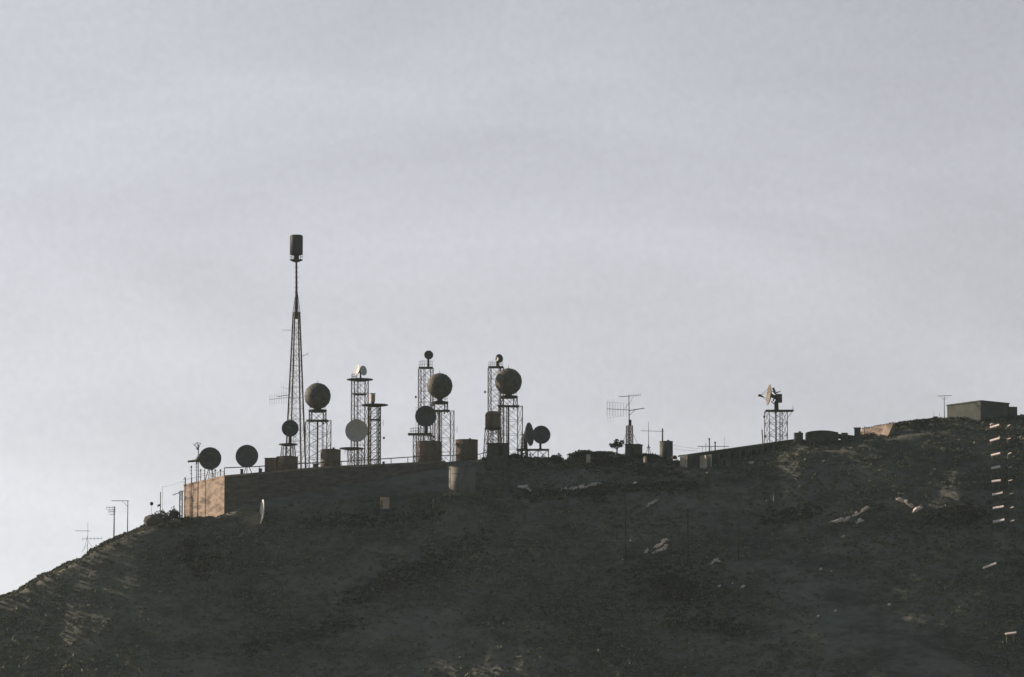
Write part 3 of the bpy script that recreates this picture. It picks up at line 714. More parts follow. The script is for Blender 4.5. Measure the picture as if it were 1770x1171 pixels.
# ------------------------------------------------------------------ tanks
TG = 'cylindrical water tanks on the hilltop'
def tank(pl, pr, ptop, Y, label, m='tank', dome=.12, pbot=None, ladder_=True, rod=False):
    c = at((pl + pr) / 2, ptop, Y); r = (pr - pl) * .05 * Y / 600
    z0 = base_z(c.x, Y) if pbot is None else at(pl, pbot, Y).z
    o = thing('water_tank', label, 'tank', (c.x, Y, z0), TG); h = c.z - z0
    MB().lathe((c.x, Y, z0), [(r, -.8), (r, h - dome * r), (r * .96, h - dome * r * .95)], 40).build('shell', M[m], o)
    MB().lathe((c.x, Y, z0), [(r * 1.03, h - dome * r - .06), (r * 1.03, h - dome * r + .03), (r * .6, h - dome * r * .3), (.05, h)], 40).build('roof', M[m], o)
    b = MB()
    for k in range(1, 4): zz = z0 + h * k / 4; b.lathe((c.x, Y, zz), [(r * 1.0, -.05), (r * 1.018, -.03), (r * 1.018, .03), (r * 1.0, .05)], 40, cap=False)
    b.build('hoops', M[m], o)
    b = MB(); b.lathe((c.x + r * .3, Y - .2, z0 + h - .1), [(.22, 0), (.22, .28), (.1, .32)], 12); b.build('vent', M['steel'], o)
    if ladder_: ladder(o, c.x + r * .3, Y - r * 1.0, z0, z0 + h - .1)
    return o
tank(478, 515, 788, 604.2, 'low rusty tank below the dark dish by the tallest mast')
s_ = thing('roof_box', 'low flat box with a sunlit edge, attached left of the low rusty tank', 'tank house', (at(472, 795, 603.2).x, 604.4, base_z(at(472, 795, 604.4).x, 604.4)))
q = at(471, 793, 604.4); h_ = q.z - s_.location.z; MB().box((q.x, 604.4, q.z - h_ / 2), (2.2, 1.7, h_), R(-20)).build('body', M['tank'], s_); MB().box((q.x, 604.4, q.z + .04), (2.4, 1.9, .1), R(-20)).build('lid', M['tank'], s_)
tank(554, 589, 776, 605.0, 'rusty tank with a shallow domed top below the left radome')
tank(721, 763, 763, 607.0, 'rusty tank below the middle radome, left of the tank pair', dome=.05)
tank(787, 826, 760, 609.5, 'rusty tank standing alone between the middle and right radome towers', dome=.05)
Yt = 594.5; tank(776, 822, 806, Yt, 'large drab tank lower on the slope with a bright sunlit left edge', 'bigtank', .06, pbot=861)
# small roof things
for k, (px, pt, wd, lb) in enumerate(((418, 812, .6, 'small roof vent left of the tripod dish base'), (450, 811, .7, 'small roof vent right of the tripod dish base'), (546, 803, 1.1, 'squat roof vent left of the domed tank'), (663, 799, .5, 'small roof vent right of the slim lattice tower'))):
    q = at(px, pt, 602); z0 = base_z(q.x, 602)
    o = thing('roof_vent', lb, 'vent', (q.x, 602, z0), 'small vents along the building roof')
    MB().box((q.x, 602, (z0 + q.z) / 2), (wd * .8, wd * .7, q.z - z0)).build('body', M['steel'], o); MB().box((q.x, 602, q.z + .04), (wd, wd * .9, .08)).build('cap', M['deck'], o)
# dark shed
q = at(860, 768, 604); z0 = terr(q.x, 604) - .5
o = thing('dark_shed', 'dark box-shaped shed at the foot of the canister stand', 'shed', (q.x, 604, z0))
MB().box((q.x, 604, (z0 + q.z) / 2), (3.6, 2.2, q.z - z0)).build('wall', M['shed'], o); MB().box((q.x, 604, q.z + .06), (3.9, 2.5, .12)).build('roof', M['deck'], o)
MB().box((q.x + .6, 602.88, q.z - 1.2), (.8, .06, 1.7)).build('door', M['dark'], o)

# ------------------------------------------------------------------ left hand antennas
o, t = pole(152, 903, 604, 'leftmost slim pole with two crossed antenna booms', .05, r2=.025)
yagi(o, at(131, 918, 604), at(154, 918, 604), 5, .9, False, .035); yagi(o, at(143, 932, 604), at(176, 931, 604), 6, .35, True, .035)
m_ = MB(); m_.beam(at(152, 925, 604), at(145, 951, 604), .03); m_.beam(at(152, 935, 604), at(160, 947, 604), .03); m_.beam(at(152, 940, 604), at(141, 955, 604), .03); m_.build('stay', M['steel'], o)
o, t = pole(197.5, 876, 604, 'thick pole with a bushy cluster of elements, second from the left', .13, r2=.09)
for k, y in enumerate((877, 881, 884, 889)): yagi(o, at(199, y, 604), at(184 + k * 2, y + 1, 604), 4, .35, k % 2 == 0, .035)
o, t = pole(221, 866, 605, 'pole with one long horizontal boom pointing left, third from the left', .09, r2=.07)
yagi(o, at(222, 866, 605), at(193, 866, 605), 7, .5, False, .05); m_ = MB(); m_.beam(at(221, 876, 605), at(212, 867, 605), .04); m_.build('stay', M['steel'], o)
o, t = pole(262, 871, 604, 'thin pole carrying a small dark ball-like dish above the outcrop', .025)
MB().lathe(t, [(.05, -.1), (.28, -.08), (.33, .02), (.25, .14), (.05, .2)], 16, (.3, -1, .1)).build('drum', M['dish'], o)
o, t = pole(277.5, 851, 604, 'plain slim pole rising from the shrubs of the outcrop', .08)
m_ = MB(); m_.beam(at(277, 871, 604), at(272, 877, 604), .07); m_.box(at(275, 874, 604), (.5, .3, .3)); m_.build('bracket', M['steel'], o)
# post on the end wall
c = at(313, 850, 614); z0 = terr(c.x, 614) - .4
o = thing('wall_mast', 'reddish lattice post standing against the outer edge of the sunlit wall', 'mast', (c.x, 614, z0))
lattice(o, c.x, 614, z0, c.z + .1, .25, .22, R(20), 6, .06, .035, 'Z'); yagi(o, at(318, 849, 614), at(299, 856, 614), 5, .2, True, .05)
o = MB(); a = at(281, 842, 614); b = at(317, 832, 615.5)
for k in range(8):
    t0, t1 = k / 8, (k + 1) / 8; p = a.lerp(b, t0) + Vector((0, 0, -.5 * t0 * (1 - t0))); q = a.lerp(b, t1) + Vector((0, 0, -.5 * t1 * (1 - t1))); o.beam(p, q, .02)
tag(o.build('cable', M['steel'], None, b), 'thin slack cable running left from the top corner of the sunlit wall', 'cable')
pole(281, 841, 614, 'thin short pole holding the slack cable', .025)

# ------------------------------------------------------------------ television mast & neighbours
Y = 606.5
c = at(1088, 736, Y); z0 = terr(c.x, Y) - .3
o = thing('antenna_mast', 'television antenna mast with wide crossed arms on a short lattice base', 'mast', (c.x, Y, z0))
lattice(o, c.x, Y, z0, c.z, .5, .42, R(20), 5, .09, .045, 'X')
MB().beam((c.x, Y, z0 + 1), at(1087, 683, Y), .13, 7, .07).build('pole', M['steel'], o)
MB().box(at(1089, 731, Y), (.5, .5, 1.0)).build('control_box', M['deck'], o)
yagi(o, at(1087, 709, Y), at(1049, 707, Y), 9, 1.2, True, .04, 'antenna_array', 1); yagi(o, at(1088, 710, Y), at(1113, 706, Y), 6, 1.0, False, .055)
yagi(o, at(1070, 686, Y), at(1087, 685, Y), 5, .6, False, .045); yagi(o, at(1087, 685, Y), at(1107, 683, Y), 6, .35, True, .035)
m_ = MB()
m_.beam(at(1087, 697, Y), at(1080, 707, Y), .035); m_.beam(at(1088, 718, Y), at(1098, 709, Y), .05); m_.beam(at(1087, 700, Y), at(1094, 687, Y), .03)
for x1 in (1050, 1054, 1060): m_.beam(at(x1, 690, Y), at(x1 + 1, 731, Y), .018)
m_.beam(at(1050, 695, Y), at(1078, 697, Y), .018); m_.beam(at(1052, 723, Y), at(1075, 719, Y), .018); m_.build('screen', M['steel'], o)
m_ = MB(); m_.beam(at(1092, 746, Y), at(1102, 768, Y + .5), .035); m_.beam(at(1083, 748, Y), at(1077, 764, Y - .5), .035); m_.build('stay', M['steel'], o)
def hut(pl, pr, ptop, pbot, Y, label, rz=R(-12), m='shed', name='hut', door=True, roofm='deck', dep=2.6, group=None):
    c = at((pl + pr) / 2, ptop, Y); z0 = min(at(pl, pbot, Y).z, terr(c.x, Y)) - .3; wd = (pr - pl) * .1
    wdt = max(.4, (wd - dep * abs(math.sin(rz))) / math.cos(rz))
    o = thing(name, label, name.split('_')[-1], (c.x, Y, z0), group)
    MB().box((c.x, Y, (z0 + c.z) / 2), (wdt, dep, c.z - z0), rz).build('wall', M[m], o)
    MB().box((c.x, Y, c.z + .06), (wdt + .25, dep + .25, .13), rz).build('roof', M[roofm], o)
    if door:
        off = Vector((math.sin(rz) * (dep / 2 + .02), -math.cos(rz) * (dep / 2 + .02), 0)); MB().box(Vector((c.x, Y, c.z - 1.25)) + off, (.7, .06, 1.5), rz).build('door', M['dark'], o)
    return o
hut(1080, 1111, 770, 790, 605.5, 'flat-topped dark hut at the foot of the television mast', R(-14))
def tiny(px, py, w, h, label, Y=602.6):
    w *= .75; p = at(px, py, Y); o = thing('service_box', label, 'box', p)
    MB().box(p + Vector((0, 0, -.2)), (w, w, h + .4), R(-62)).build('body', M['plaster'], o); MB().box(p + Vector((0, 0, h / 2 + .04)), (w * 1.15, w * 1.15, .08), R(-62)).build('lid', M['concrete'], o)
tiny(1017, 791, .7, 1.0, 'tiny pale sunlit box below the wide thicket')
tiny(1115, 793, .6, .7, 'tiny sunlit box low in the shrubs left of the dark tank')
o, t = pole(1121, 729, 606, 'thin mast with one crossbar, between the television mast and the dark tank', .08, r2=.03)
yagi(o, at(1108, 745, 606), at(1147, 746, 606), 7, .35, False, .035)
m_ = MB(); m_.beam(at(1121, 768, 606), at(1117, 786, 606), .06); m_.beam(at(1121, 768, 606), at(1125, 786, 606), .06); m_.beam(at(1117, 774, 606), at(1125, 774, 606), .05); m_.build('tripod', M['steel'], o)
tank(1140, 1163, 763, 608, 'narrow dark tank on the ridge right of the television mast', 'tankdark', .04, ladder_=False)
q = at(1145, 763, 608); pole(1145, 741, 608, 'thick post standing up from the top of the narrow dark tank', .13, base=q.z)
# cable from tank to the building posts
o = MB(); 
for a, b in (((1163, 770), (1210, 776)), ((1166, 776), (1206, 780))):
    a = at(*a, 605); b = at(*b, 605)
    for k in range(6): o.beam(a.lerp(b, k / 6) + Vector((0, 0, -.3 * k / 6 * (1 - k / 6))), a.lerp(b, (k + 1) / 6) + Vector((0, 0, -.3 * (k + 1) / 6 * (1 - (k + 1) / 6))), .022)
tag(o.build('cable', M['steel'], None, at(1163, 770, 605)), 'pair of thin cables slung from the narrow dark tank to the long low building', 'cable')

# ------------------------------------------------------------------ long low building on the right
A = at(1188, 786, 600.5); E = at(1372, 759, 606.5)
ax = Vector((E.x - A.x, E.y - A.y, 0)); L = ax.length; u_ = ax.normalized(); v_ = Vector((-u_.y, u_.x, 0))
if v_.y < 0: v_ = -v_
v_ = (v_ * .9 + Vector((-.2, 0, 0))).normalized()      # the end wall is skewed to the left, into the sun
bz1 = terr(A.x, 596) - 4
o = thing('long_building', 'long low building with a rising roofline and sunlit left end wall', 'building', (A.x, A.y, terr(A.x, A.y)))
dp = 2.4
ps = [(A.x, A.y), (E.x, E.y), (E.x + v_.x * dp, E.y + v_.y * dp), (A.x + v_.x * dp, A.y + v_.y * dp)]
MB().prism(ps, [bz1] * 4, [A.z - .3, E.z - .3, E.z - .3, A.z - .3]).build('wall', M['shed'], o)
rp = [Vector((A.x, A.y, 0)) - u_ * .25 - v_ * .5, Vector((E.x, E.y, 0)) + u_ * .3 - v_ * .5, Vector((E.x, E.y, 0)) + u_ * .3 + v_ * (dp + .3), Vector((A.x, A.y, 0)) - u_ * .25 + v_ * (dp + .3)]
MB().prism([(p.x, p.y) for p in rp], [A.z - .29, E.z - .29, E.z - .29, A.z - .29], [A.z, E.z, E.z, A.z]).build('roof', M['concrete'], o)
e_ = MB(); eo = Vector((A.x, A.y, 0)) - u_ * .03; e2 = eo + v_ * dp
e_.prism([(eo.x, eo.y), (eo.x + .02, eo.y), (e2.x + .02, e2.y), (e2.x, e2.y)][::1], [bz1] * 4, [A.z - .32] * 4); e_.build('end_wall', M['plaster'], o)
for k, t in enumerate((.10, .155, .26, .36, .46, .56, .66, .78)):
    c = Vector((A.x, A.y, 0)) + ax * t - v_ * .55; zt = A.z + (E.z - A.z) * t - .33
    sq = MB(); dpt = (2.0, 1.6)[k] if k < 2 else .5; hh = 2.4 if k < 2 else 2.0
    p0 = c; p1 = c + u_ * (.25); p2 = p1 - v_ * dpt; p3 = p0 - v_ * dpt
    # pier set square to the skewed end wall
    sq.prism([(p3.x, p3.y), (p2.x, p2.y), (p1.x, p1.y), (p0.x, p0.y)], [zt - 5] * 4, [zt - .2] * 4)
    sq.build('pier', M['plaster' if k < 2 else 'concrete'], o)
for t in (.20, .31, .41, .51, .61, .72, .84):
    c = Vector((A.x, A.y, 0)) + ax * t - v_ * .02; zt = A.z + (E.z - A.z) * t - 1.2; MB().box((c.x, c.y, zt), (1.0, .1, .9), math.atan2(u_.y, u_.x)).build('window', M['dark'], o)
p = on_slope(1298, 803); MB
o = thing('leaning_panel', 'small pale panel leaning against the front of the long low building', 'panel', p)
MB().box(p + Vector((0, 0, .3)), (1.1, .08, .55), R(-40), (R(-28), 0)).build('sheet', M['plaster'], o); MB().beam(p + Vector((0, .5, -.1)), p + Vector((0, .1, .5)), .05).build('prop', M['steel'], o)
# roof clutter of that building
def roof_long(px): t = (px - 1188) / 184.; return A.z + (E.z - A.z) * t, A.y + (E.y - A.y) * t + 1.5
for px, pt, r, lb in ((1226, 759, .11, 'thick capped post on the long low building roof, left of two'), (1236, 765, .11, 'shorter thick post on the long low building roof, right of two'), (1220, 766, .04, 'thin rod left of the thick posts on the long building roof'), (1252, 756, .025, 'thin whip rod right of the thick posts on the long building roof')):
    zz, yy = roof_long(px); o, t = pole(px, pt, yy, lb, r, base=zz, group='posts on the long building roof', cat='post')
    if r > .1: MB().box(t, (.32, .3, .2)).build('cap', M['steel'], o)
zz, yy = roof_long(1233)
o = thing('roof_antenna', 'long horizontal antenna boom lying above the long building roof', 'antenna', at(1230, 776, yy))
yagi(o, at(1206, 772, yy), at(1260, 772, yy), 16, .22, False, .05); m_ = MB(); m_.beam(at(1214, 772, yy), at(1214, 785, yy), .04); m_.beam(at(1229, 772, yy), at(1229, 780, yy), .05); m_.beam(at(1252, 772, yy), at(1252, 778, yy), .04); m_.build('support', M['steel'], o)
o, t = pole(1317, 743, 603.5, 'leaning thick post at the foot of the right-hand dish tower', .11, pxb=1320)

# ------------------------------------------------------------------ right-hand dish tower
Y = 606.5; o, c = tower(1341, 38, 711, Y, 'separate lattice tower on the right ridge under a sideways dish', 3, R(12), leg=.075, br=.045, platform=(10, 0))
MB().box((c.x + .6, Y, c.z + .05), (4.9, 3.0, .18)).build('platform', M['deck'], o)
MB().beam((c.x, Y, c.z), (c.x, Y, base_z(c.x, Y) - .5), .15, 8).build('centre_post', M['steel'], o)
m_ = MB(); m_.beam((c.x + 3.0, Y, c.z), (c.x + 1.9, Y, c.z - 1.4), .05); m_.beam((c.x + 3.0, Y, c.z), (c.x + 3.0, Y, c.z + .9), .05); m_.build('outrigger', M['steel'], o)
zt = c.z + .15
o = thing('tracking_dish', 'sideways dish with a long feed arm pointing left on the right-hand tower', 'dish antenna', (at(1343, 705, Y).x, Y, zt), 'dish antennas')
dc = at(1331, 683, Y); n = Vector((-.985, -.13, .10)).normalized(); r = 1.8; dd = .4
MB().lathe(dc - n * .1, [(.02, 0)] + [(r * k / 7, dd * (k / 7) ** 2) for k in range(1, 8)] + [(r * 1.01, dd - .1), (r * .5, dd * .25 - .1)], 32, n, cap=False).build('reflector', M['tandish'], o)
tq = n.to_track_quat('Z', 'Y').to_matrix(); tip = at(1314, 684, Y - .8)
m_ = MB()
for k in range(4):
    a = k * math.pi / 2 + .4; m_.beam(dc + tq @ Vector((math.cos(a) * r * .75, math.sin(a) * r * .75, dd * .6)), tip, .035)
m_.lathe(tip, [(.1, -.15), (.24, 0), (.2, .35)], 10, n); m_.beam(tip, at(1320, 687, Y - .8), .2, 8, .1); m_.build('feed', M['steel'], o)
m_ = MB(); m_.beam(dc - n * .1, at(1341, 688, Y), .35, 8, .3); m_.beam(at(1335, 676, Y), at(1342, 682, Y), .12); m_.beam(at(1333, 694, Y), at(1340, 700, Y), .1); m_.build('back_frame', M['deck'], o)
q = at(1346, 689, Y); MB().box((q.x, Y, q.z), (.95, .9, 1.5), R(15)).build('counterweight', M['shed'], o)
m_ = MB(); b0 = at(1342, 698, Y); m_.beam((b0.x, Y, zt - .02), (b0.x, Y, b0.z + .4), .42, 10, .36); m_.beam((b0.x, Y, b0.z + .3), at(1344, 690, Y), .2, 8); m_.build('pedestal', M['deck'], o)

for k_, (pa, pb, rr_) in enumerate((((1336, 671), (1340, 678), .22), ((1338, 680), (1349, 677), .12), ((1341, 683), (1336, 694), .16))): MB().beam(at(*pa, 606.5), at(*pb, 606.5), rr_, 6, rr_ * .6).build('mount_arm', M['deck'], o)
# dark tank & vaulted store
tank(1372, 1388, 748, 604.5, 'small dark tank at the right end of the long low building', 'tankdark', .12, ladder_=False)
A2 = at(1393, 749, 604.5); E2 = at(1448, 749, 604.5); z0 = terr((A2.x + E2.x) / 2, 604.5) - 1
o = thing('vaulted_store', 'low dark store with a gently curved roof right of the small dark tank', 'store', ((A2.x + E2.x) / 2, 604.5, z0))
m_ = MB(); K = 14; ring = []
for k in range(K + 1):
    t = k / K; px = 1393 + 55 * t; py = 751 - 4.5 * math.sin(math.pi * min(1, t * .93 + .05)) ** .7; q = at(px, py, 604.5); ring.append((q.x, q.z))
vs = [(x, 603.2, z) for x, z in ring] + [(x, 606, z) for x, z in ring] + [(x, 603.2, z0) for x, z in ring] + [(x, 606, z0) for x, z in ring]; n_ = K + 1
fs = []
for k in range(K): fs += [[k, k + 1, n_ + k + 1, n_ + k], [2 * n_ + k, 2 * n_ + k + 1, k + 1, k], [n_ + k, n_ + k + 1, 3 * n_ + k + 1, 3 * n_ + k]]
fs += [[0, n_, 3 * n_, 2 * n_], [K, 2 * n_ + K, 3 * n_ + K, n_ + K]]; m_.add(vs, fs); m_.build('wall', M['shed'], o)
m_ = MB()
for k in range(K): m_.prism([(ring[k][0], 603.0), (ring[k + 1][0], 603.0), (ring[k + 1][0], 606.2), (ring[k][0], 606.2)], [ring[k][1] + .004, ring[k + 1][1] + .004] * 1 + [ring[k + 1][1] + .004, ring[k][1] + .004], [ring[k][1] + .12, ring[k + 1][1] + .12, ring[k + 1][1] + .12, ring[k][1] + .12])
m_.build('roof', M['deck'], o); q = at(1420, 744, 604.5); MB().beam(q, q + Vector((0, 0, -.8)), .05).build('rod', M['steel'], o)
for px in (): q = at(px, 757, 603.15); MB().box(q, (.7, .12, .6)).build('window', M['dark'], o)

# ruined bank
hut(1476, 1488, 741, 760, 603.5, 'small grey concrete hut at the left end of the ruined bank', R(-10), 'concrete', dep=1.2, door=False)
c0 = at(1489, 742, 607); c1 = at(1545, 732, 601.5)
o = thing('ruined_wall', 'sunlit tan battered stone wall on the ridge left of the bunker', 'wall', (c0.x, 604, terr(c0.x, 604)))
m_ = MB(); K = 11; T = []; Bt = []
for k in range(K + 1):
    t = k / K; top = c0.lerp(c1, t) + Vector((0, 0, random.uniform(-.12, .12)))
    T.append(top); bt = at(1489 + 56 * t, 742 + 9 * (1 - t) ** .6 + 3, 602.6); 0
    Bt.append(Vector((top.x - 1.6, top.y - 1.2, top.z - 3.2)))
vs = T + Bt + [t + Vector((.3, 1.2, 0)) for t in T] + [t + Vector((.3, 1.4, -4)) for t in T]; n_ = K + 1; fs = []
for k in range(K): fs += [[n_ + k, n_ + k + 1, k + 1, k], [k, k + 1, 2 * n_ + k + 1, 2 * n_ + k], [2 * n_ + k, 2 * n_ + k + 1, 3 * n_ + k + 1, 3 * n_ + k]]
fs += [[0, 2 * n_, 3 * n_, n_], [K, n_ + K, 3 * n_ + K, 2 * n_ + K]]; m_.add(vs, fs); m_.build('masonry', M['wall'], o)
m_ = MB()
for k in range(K): m_.box(T[k].lerp(T[k + 1], .5) + Vector((.1, .6, .08)), (.35, .8, .25), random.uniform(-.3, .3))
m_.build('coping', M['concrete'], o)
pole(1494, 737, 602.5, 'short dark post in front of the ruined stone wall', .06, m='pole', cat='post')

# bunker on the top right
z0 = terr(80, 606) - 2
Pm = at(1695, 692, 603); Pl = at(1637, 700, 608.5); Pr = at(1744, 697, 606.5)
o = thing('hilltop_bunker', 'large grey concrete bunker on the highest point of the ridge', 'bunker', (Pm.x, 605, terr(Pm.x, 605)))
bk = Vector((Pl.x + Pr.x - Pm.x, Pl.y + Pr.y - Pm.y, 0))
pts4 = [(Pm.x, Pm.y), (Pr.x, Pr.y), (bk.x, bk.y), (Pl.x, Pl.y)]; MB().prism(pts4, [z0] * 4, [Pm.z - .2, Pr.z - .2, Pr.z - .2, Pl.z - .2]).build('wall', M['concrete'], o)
cc = Vector((sum(p[0] for p in pts4) / 4, sum(p[1] for p in pts4) / 4, 0)); ex = [(cc + (Vector((p[0], p[1], 0)) - cc) * 1.03) for p in pts4]
MB().prism([(p.x, p.y) for p in ex], [Pm.z - .199, Pr.z - .199, Pr.z - .199, Pl.z - .199], [Pm.z, Pr.z, Pr.z, Pl.z]).build('roof', M['concrete'], o)
q = at(1751, 703, 606); MB().box((q.x - .15, 607.2, q.z - 2), (1.6, 1.6, 4), R(15)).build('annexe', M['concrete'], o)
for t in ():
    q = Pl.lerp(Pm, t); MB().box((q.x, q.y - .02, q.z - 1.4), (1.0, .14, .45), math.atan2(Pm.y - Pl.y, Pm.x - Pl.x)).build('window', M['dark'], o)
o, t = pole(1632, 685, 606, 'thin T-shaped antenna pole just left of the hilltop bunker', .075, r2=.05)
yagi(o, at(1620, 685, 606), at(1645, 684, 606), 5, .35, False, .04); m_ = MB(); m_.beam(at(1632, 692, 606), at(1626, 686, 606), .03); m_.beam(at(1632, 692, 606), at(1639, 686, 606), .03); m_.build('stay', M['steel'], o)
for px, pt, lb in ((1614, 712, 'tiny thin rod on the ridge, left of two near the T-shaped pole'), (1624, 714, 'tiny thin rod on the ridge, right of two near the T-shaped pole')): pole(px, pt, 606, lb, .03, cat='post')

RR = [(1383, 765, 5, 'brown boulder at the foot of the small dark tank'), (1452, 757, 5, 'brown boulder at the right end of the vaulted store'), (1462, 757, 4, 'low brown rock between the vaulted store and the grey concrete hut'),
      (1556, 735, 5, 'brown boulder crowning the right end of the ruined wall'), (1580, 733, 6, 'wide brown rock on the ridge between ruined wall and bunker'), (1598, 729, 4, 'small brown rock midway between ruined wall and bunker'),
      (1617, 727, 5, 'brown rock just left of the T-shaped antenna pole'), (1184, 796, 4, 'brown rock against the left end of the long low building'), (1166, 793, 4, 'low brown rock right of the narrow dark tank'),
      (985, 797, 4, 'brown rock at the left foot of the wide thicket')]
for k, (px, py, s_, lb) in enumerate(RR): rock(at(px, py, 604.5), s_ * .13, s_ * .1, s_ * .09, lb, 'darkrock', seed=60 + k, group='brown rocks along the ridge')
o = thing('roofed_shelter', 'low shelter with a thin pale roof left of the hilltop bunker', 'shelter', at(1600, 735, 602))
q = at(1598, 727, 602); MB().box(q + Vector((0, 0, .1)), (4.2, 2.2, .14), R(-10), (0, R(-7))).build('roof', M['concrete'], o)
for dx in (-1.8, 0, 1.8): MB().box(q + Vector((dx, 0, -.9 + dx * .12)), (.25, 1.4, 1.8), R(-10)).build('pier', M['shed'], o)

for k, (pl, pr, pt, hh_, mm_, lb) in enumerate(((1400, 1410, 762, 1.2, 'concrete', 'small grey block hut below the left end of the vaulted store'), (1424, 1436, 764, 1.0, 'shed', 'low dark block shed below the middle of the vaulted store'),
        (1456, 1464, 750, 1.2, 'shed', 'tiny dark shed between the vaulted store and the grey concrete hut'), (1574, 1590, 729, 1.3, 'concrete', 'low grey block hut between the ruined wall and the roofed shelter'),
        (1348, 1366, 775, 1.4, 'concrete', 'grey outbuilding at the right foot of the right-hand dish tower'), (1246, 1262, 793, 1.2, 'concrete', 'grey lean-to against the middle of the long low building'))):
    Yh = 602.5 if k != 5 else 600.6; q = at((pl + pr) / 2, pt, Yh); z0 = min(q.z - hh_, terr(q.x, Yh) - .3); wd = (pr - pl) * .1
    o = thing('block_hut', lb, 'hut', (q.x, Yh, z0), 'small block huts along the right ridge')
    MB().box((q.x, Yh, (z0 + q.z) / 2), (wd, 1.3, q.z - z0), R(-18)).build('wall', M[mm_], o); MB().box((q.x, Yh, q.z + .05), (wd + .2, 1.6, .11), R(-18)).build('roof', M['deck'], o)
    MB().box(Vector((q.x, Yh, q.z - .75)) + Vector((-.21, -.635, 0)), (.4, .06, .9), R(-18)).build('door', M['dark'], o)
# ------------------------------------------------------------------ things on the slope
def slope_pole(px, ptop, pbot, label, r=.12):
    p = on_slope(px, pbot); t = at(px, ptop, p.y)
    o = thing('utility_pole', label, 'pole', p, 'dark utility poles on the hillside')
    MB().beam(p + Vector((0, 0, -.4)), t, r, 8, r * .75).build('pole', M['pole'], o); MB().beam(t + Vector((-.7, 0, -.3)), t + Vector((.7, 0, -.3)), .06).build('crossarm', M['pole'], o)
slope_pole(1081, 868, 958, 'dark utility pole on the slope below the pale stone strip')
slope_pole(1189, 880, 975, 'dark utility pole on the slope, middle one of three')
slope_pole(1277, 850, 968, 'dark utility pole on the slope, right-hand one of three')
for (xa, xb, yt, yb, lb, nn_) in ((1108, 1222, 985, 1050, 'large dark thicket low on the slope under the left utility poles', 16), (308, 345, 925, 985, 'dark shrub growing below the sunlit end wall', 6),
        (1640, 1700, 880, 912, 'broad dark bush on the slope left of the ledges', 8), (1010, 1050, 850, 872, 'dark bush below the long pale stone strip', 5)):
    p = on_slope((xa + xb) / 2, (yt + yb) / 2 + (yb - yt) * .25); h_ = 2.2 if nn_ > 10 else 1.5
    o = thing('shrub', lb, 'shrub', p, 'dark shrubs on the open slope')
    st = MB()
    for k in range(4): a = k * 1.6; st.beam(p + Vector((0, 0, -.3)), p + Vector((math.cos(a), math.sin(a) * .6, 1.2)), .08, 5, .03)
    st.build('stem', M['bark'], o); mb = MB(); bl = []
    for k in range(nn_):
        q = on_slope(random.uniform(xa, xb) * .5 + (xa + xb) * .25, random.uniform(yt, yb) * .6 + (yt + yb) * .2); bl.append((q + Vector((0, -.2, .3)), random.uniform(1.0, 1.9) * h_ / 2, random.uniform(.6, 1.0) * h_ / 2))
    leaf_ball(mb, bl, .2, 130); mb.build('foliage', M['foliage'], o)
# sideways dish on the slope
p = on_slope(456, 909)
n = Vector((-.965, -.23, .10)).normalized()
o = thing('slope_dish', 'bright white dish seen edge-on, standing below the building front', 'dish antenna', p, 'dish antennas')
dc = at(455, 885, p.y); r = 2.1; dd = .42
MB().lathe(dc - n * .1, [(.02, 0)] + [(r * k / 7, dd * (k / 7) ** 2) for k in range(1, 8)] + [(r * 1.01, dd - .08), (r * .5, dd * .25 - .1)], 36, n, cap=False).build('reflector', M['whitedish'], o)
m_ = MB(); bk = dc - n * .9; m_.beam(dc - n * .2, bk, .4, 8, .2); m_.beam(bk, (bk.x, p.y, terr(bk.x, p.y) - .5), .16, 8); m_.beam(bk, (bk.x + 1.4, p.y, terr(bk.x + 1.4, p.y)), .07, 6); m_.build('mount', M['dish'], o)
p = on_slope(477, 908); o = thing('slope_post', 'faint grey post just right of the edge-on white dish', 'post', p); MB().beam(p + Vector((0, 0, -.3)), at(477, 884, p.y), .12, 8).build('pole', M['concrete'], o); MB().box(at(477, 885, p.y), (.45, .4, .5)).build('box', M['concrete'], o)
# lit hut
p = on_slope(664, 879)
o = thing('slope_hut', 'small square hut with a sunlit face below the building front', 'hut', p)
rz = R(-62); c = p + Vector((.1, 0, .9))
MB().box(c, (1.25, 1.2, 2.0), rz).build('wall', M['tanplaster'], o); MB().box(c + Vector((0, 0, 1.1)), (1.4, 1.35, .12), rz).build('roof', M['concrete'], o)
MB().box(c + Matrix.Rotation(rz, 3, 'Z') @ Vector((.1, -.61, -.2)), (.5, .06, 1.4), rz).build('door', M['shed'], o)
p = on_slope(749, 880); o = thing('marker_post', 'small pale marker post with a bent top, left of the large drab tank', 'post', p)
MB().beam(p + Vector((0, 0, -.3)), at(749, 862, p.y), .12, 6).build('pole', M['plaster'], o); MB().beam(at(747, 862, p.y), at(758, 857, p.y), .14, 6).build('top', M['concrete'], o)
for px, pt, pb, lb in ((1339, 851, 876, 'grey upright slab on the slope, taller of two'), (1327, 866, 878, 'grey upright slab on the slope, shorter of two')):
    p = on_slope(px, pb); t = at(px, pt, p.y); o = thing('stone_post', lb, 'post', p, 'grey upright slabs on the slope'); MB().box((p + t) / 2, (.45, .35, t.z - p.z + .3), R(20)).build('shaft', M['concrete'], o); MB().box(t, (.6, .5, .15), R(20)).build('cap', M['concrete'], o)

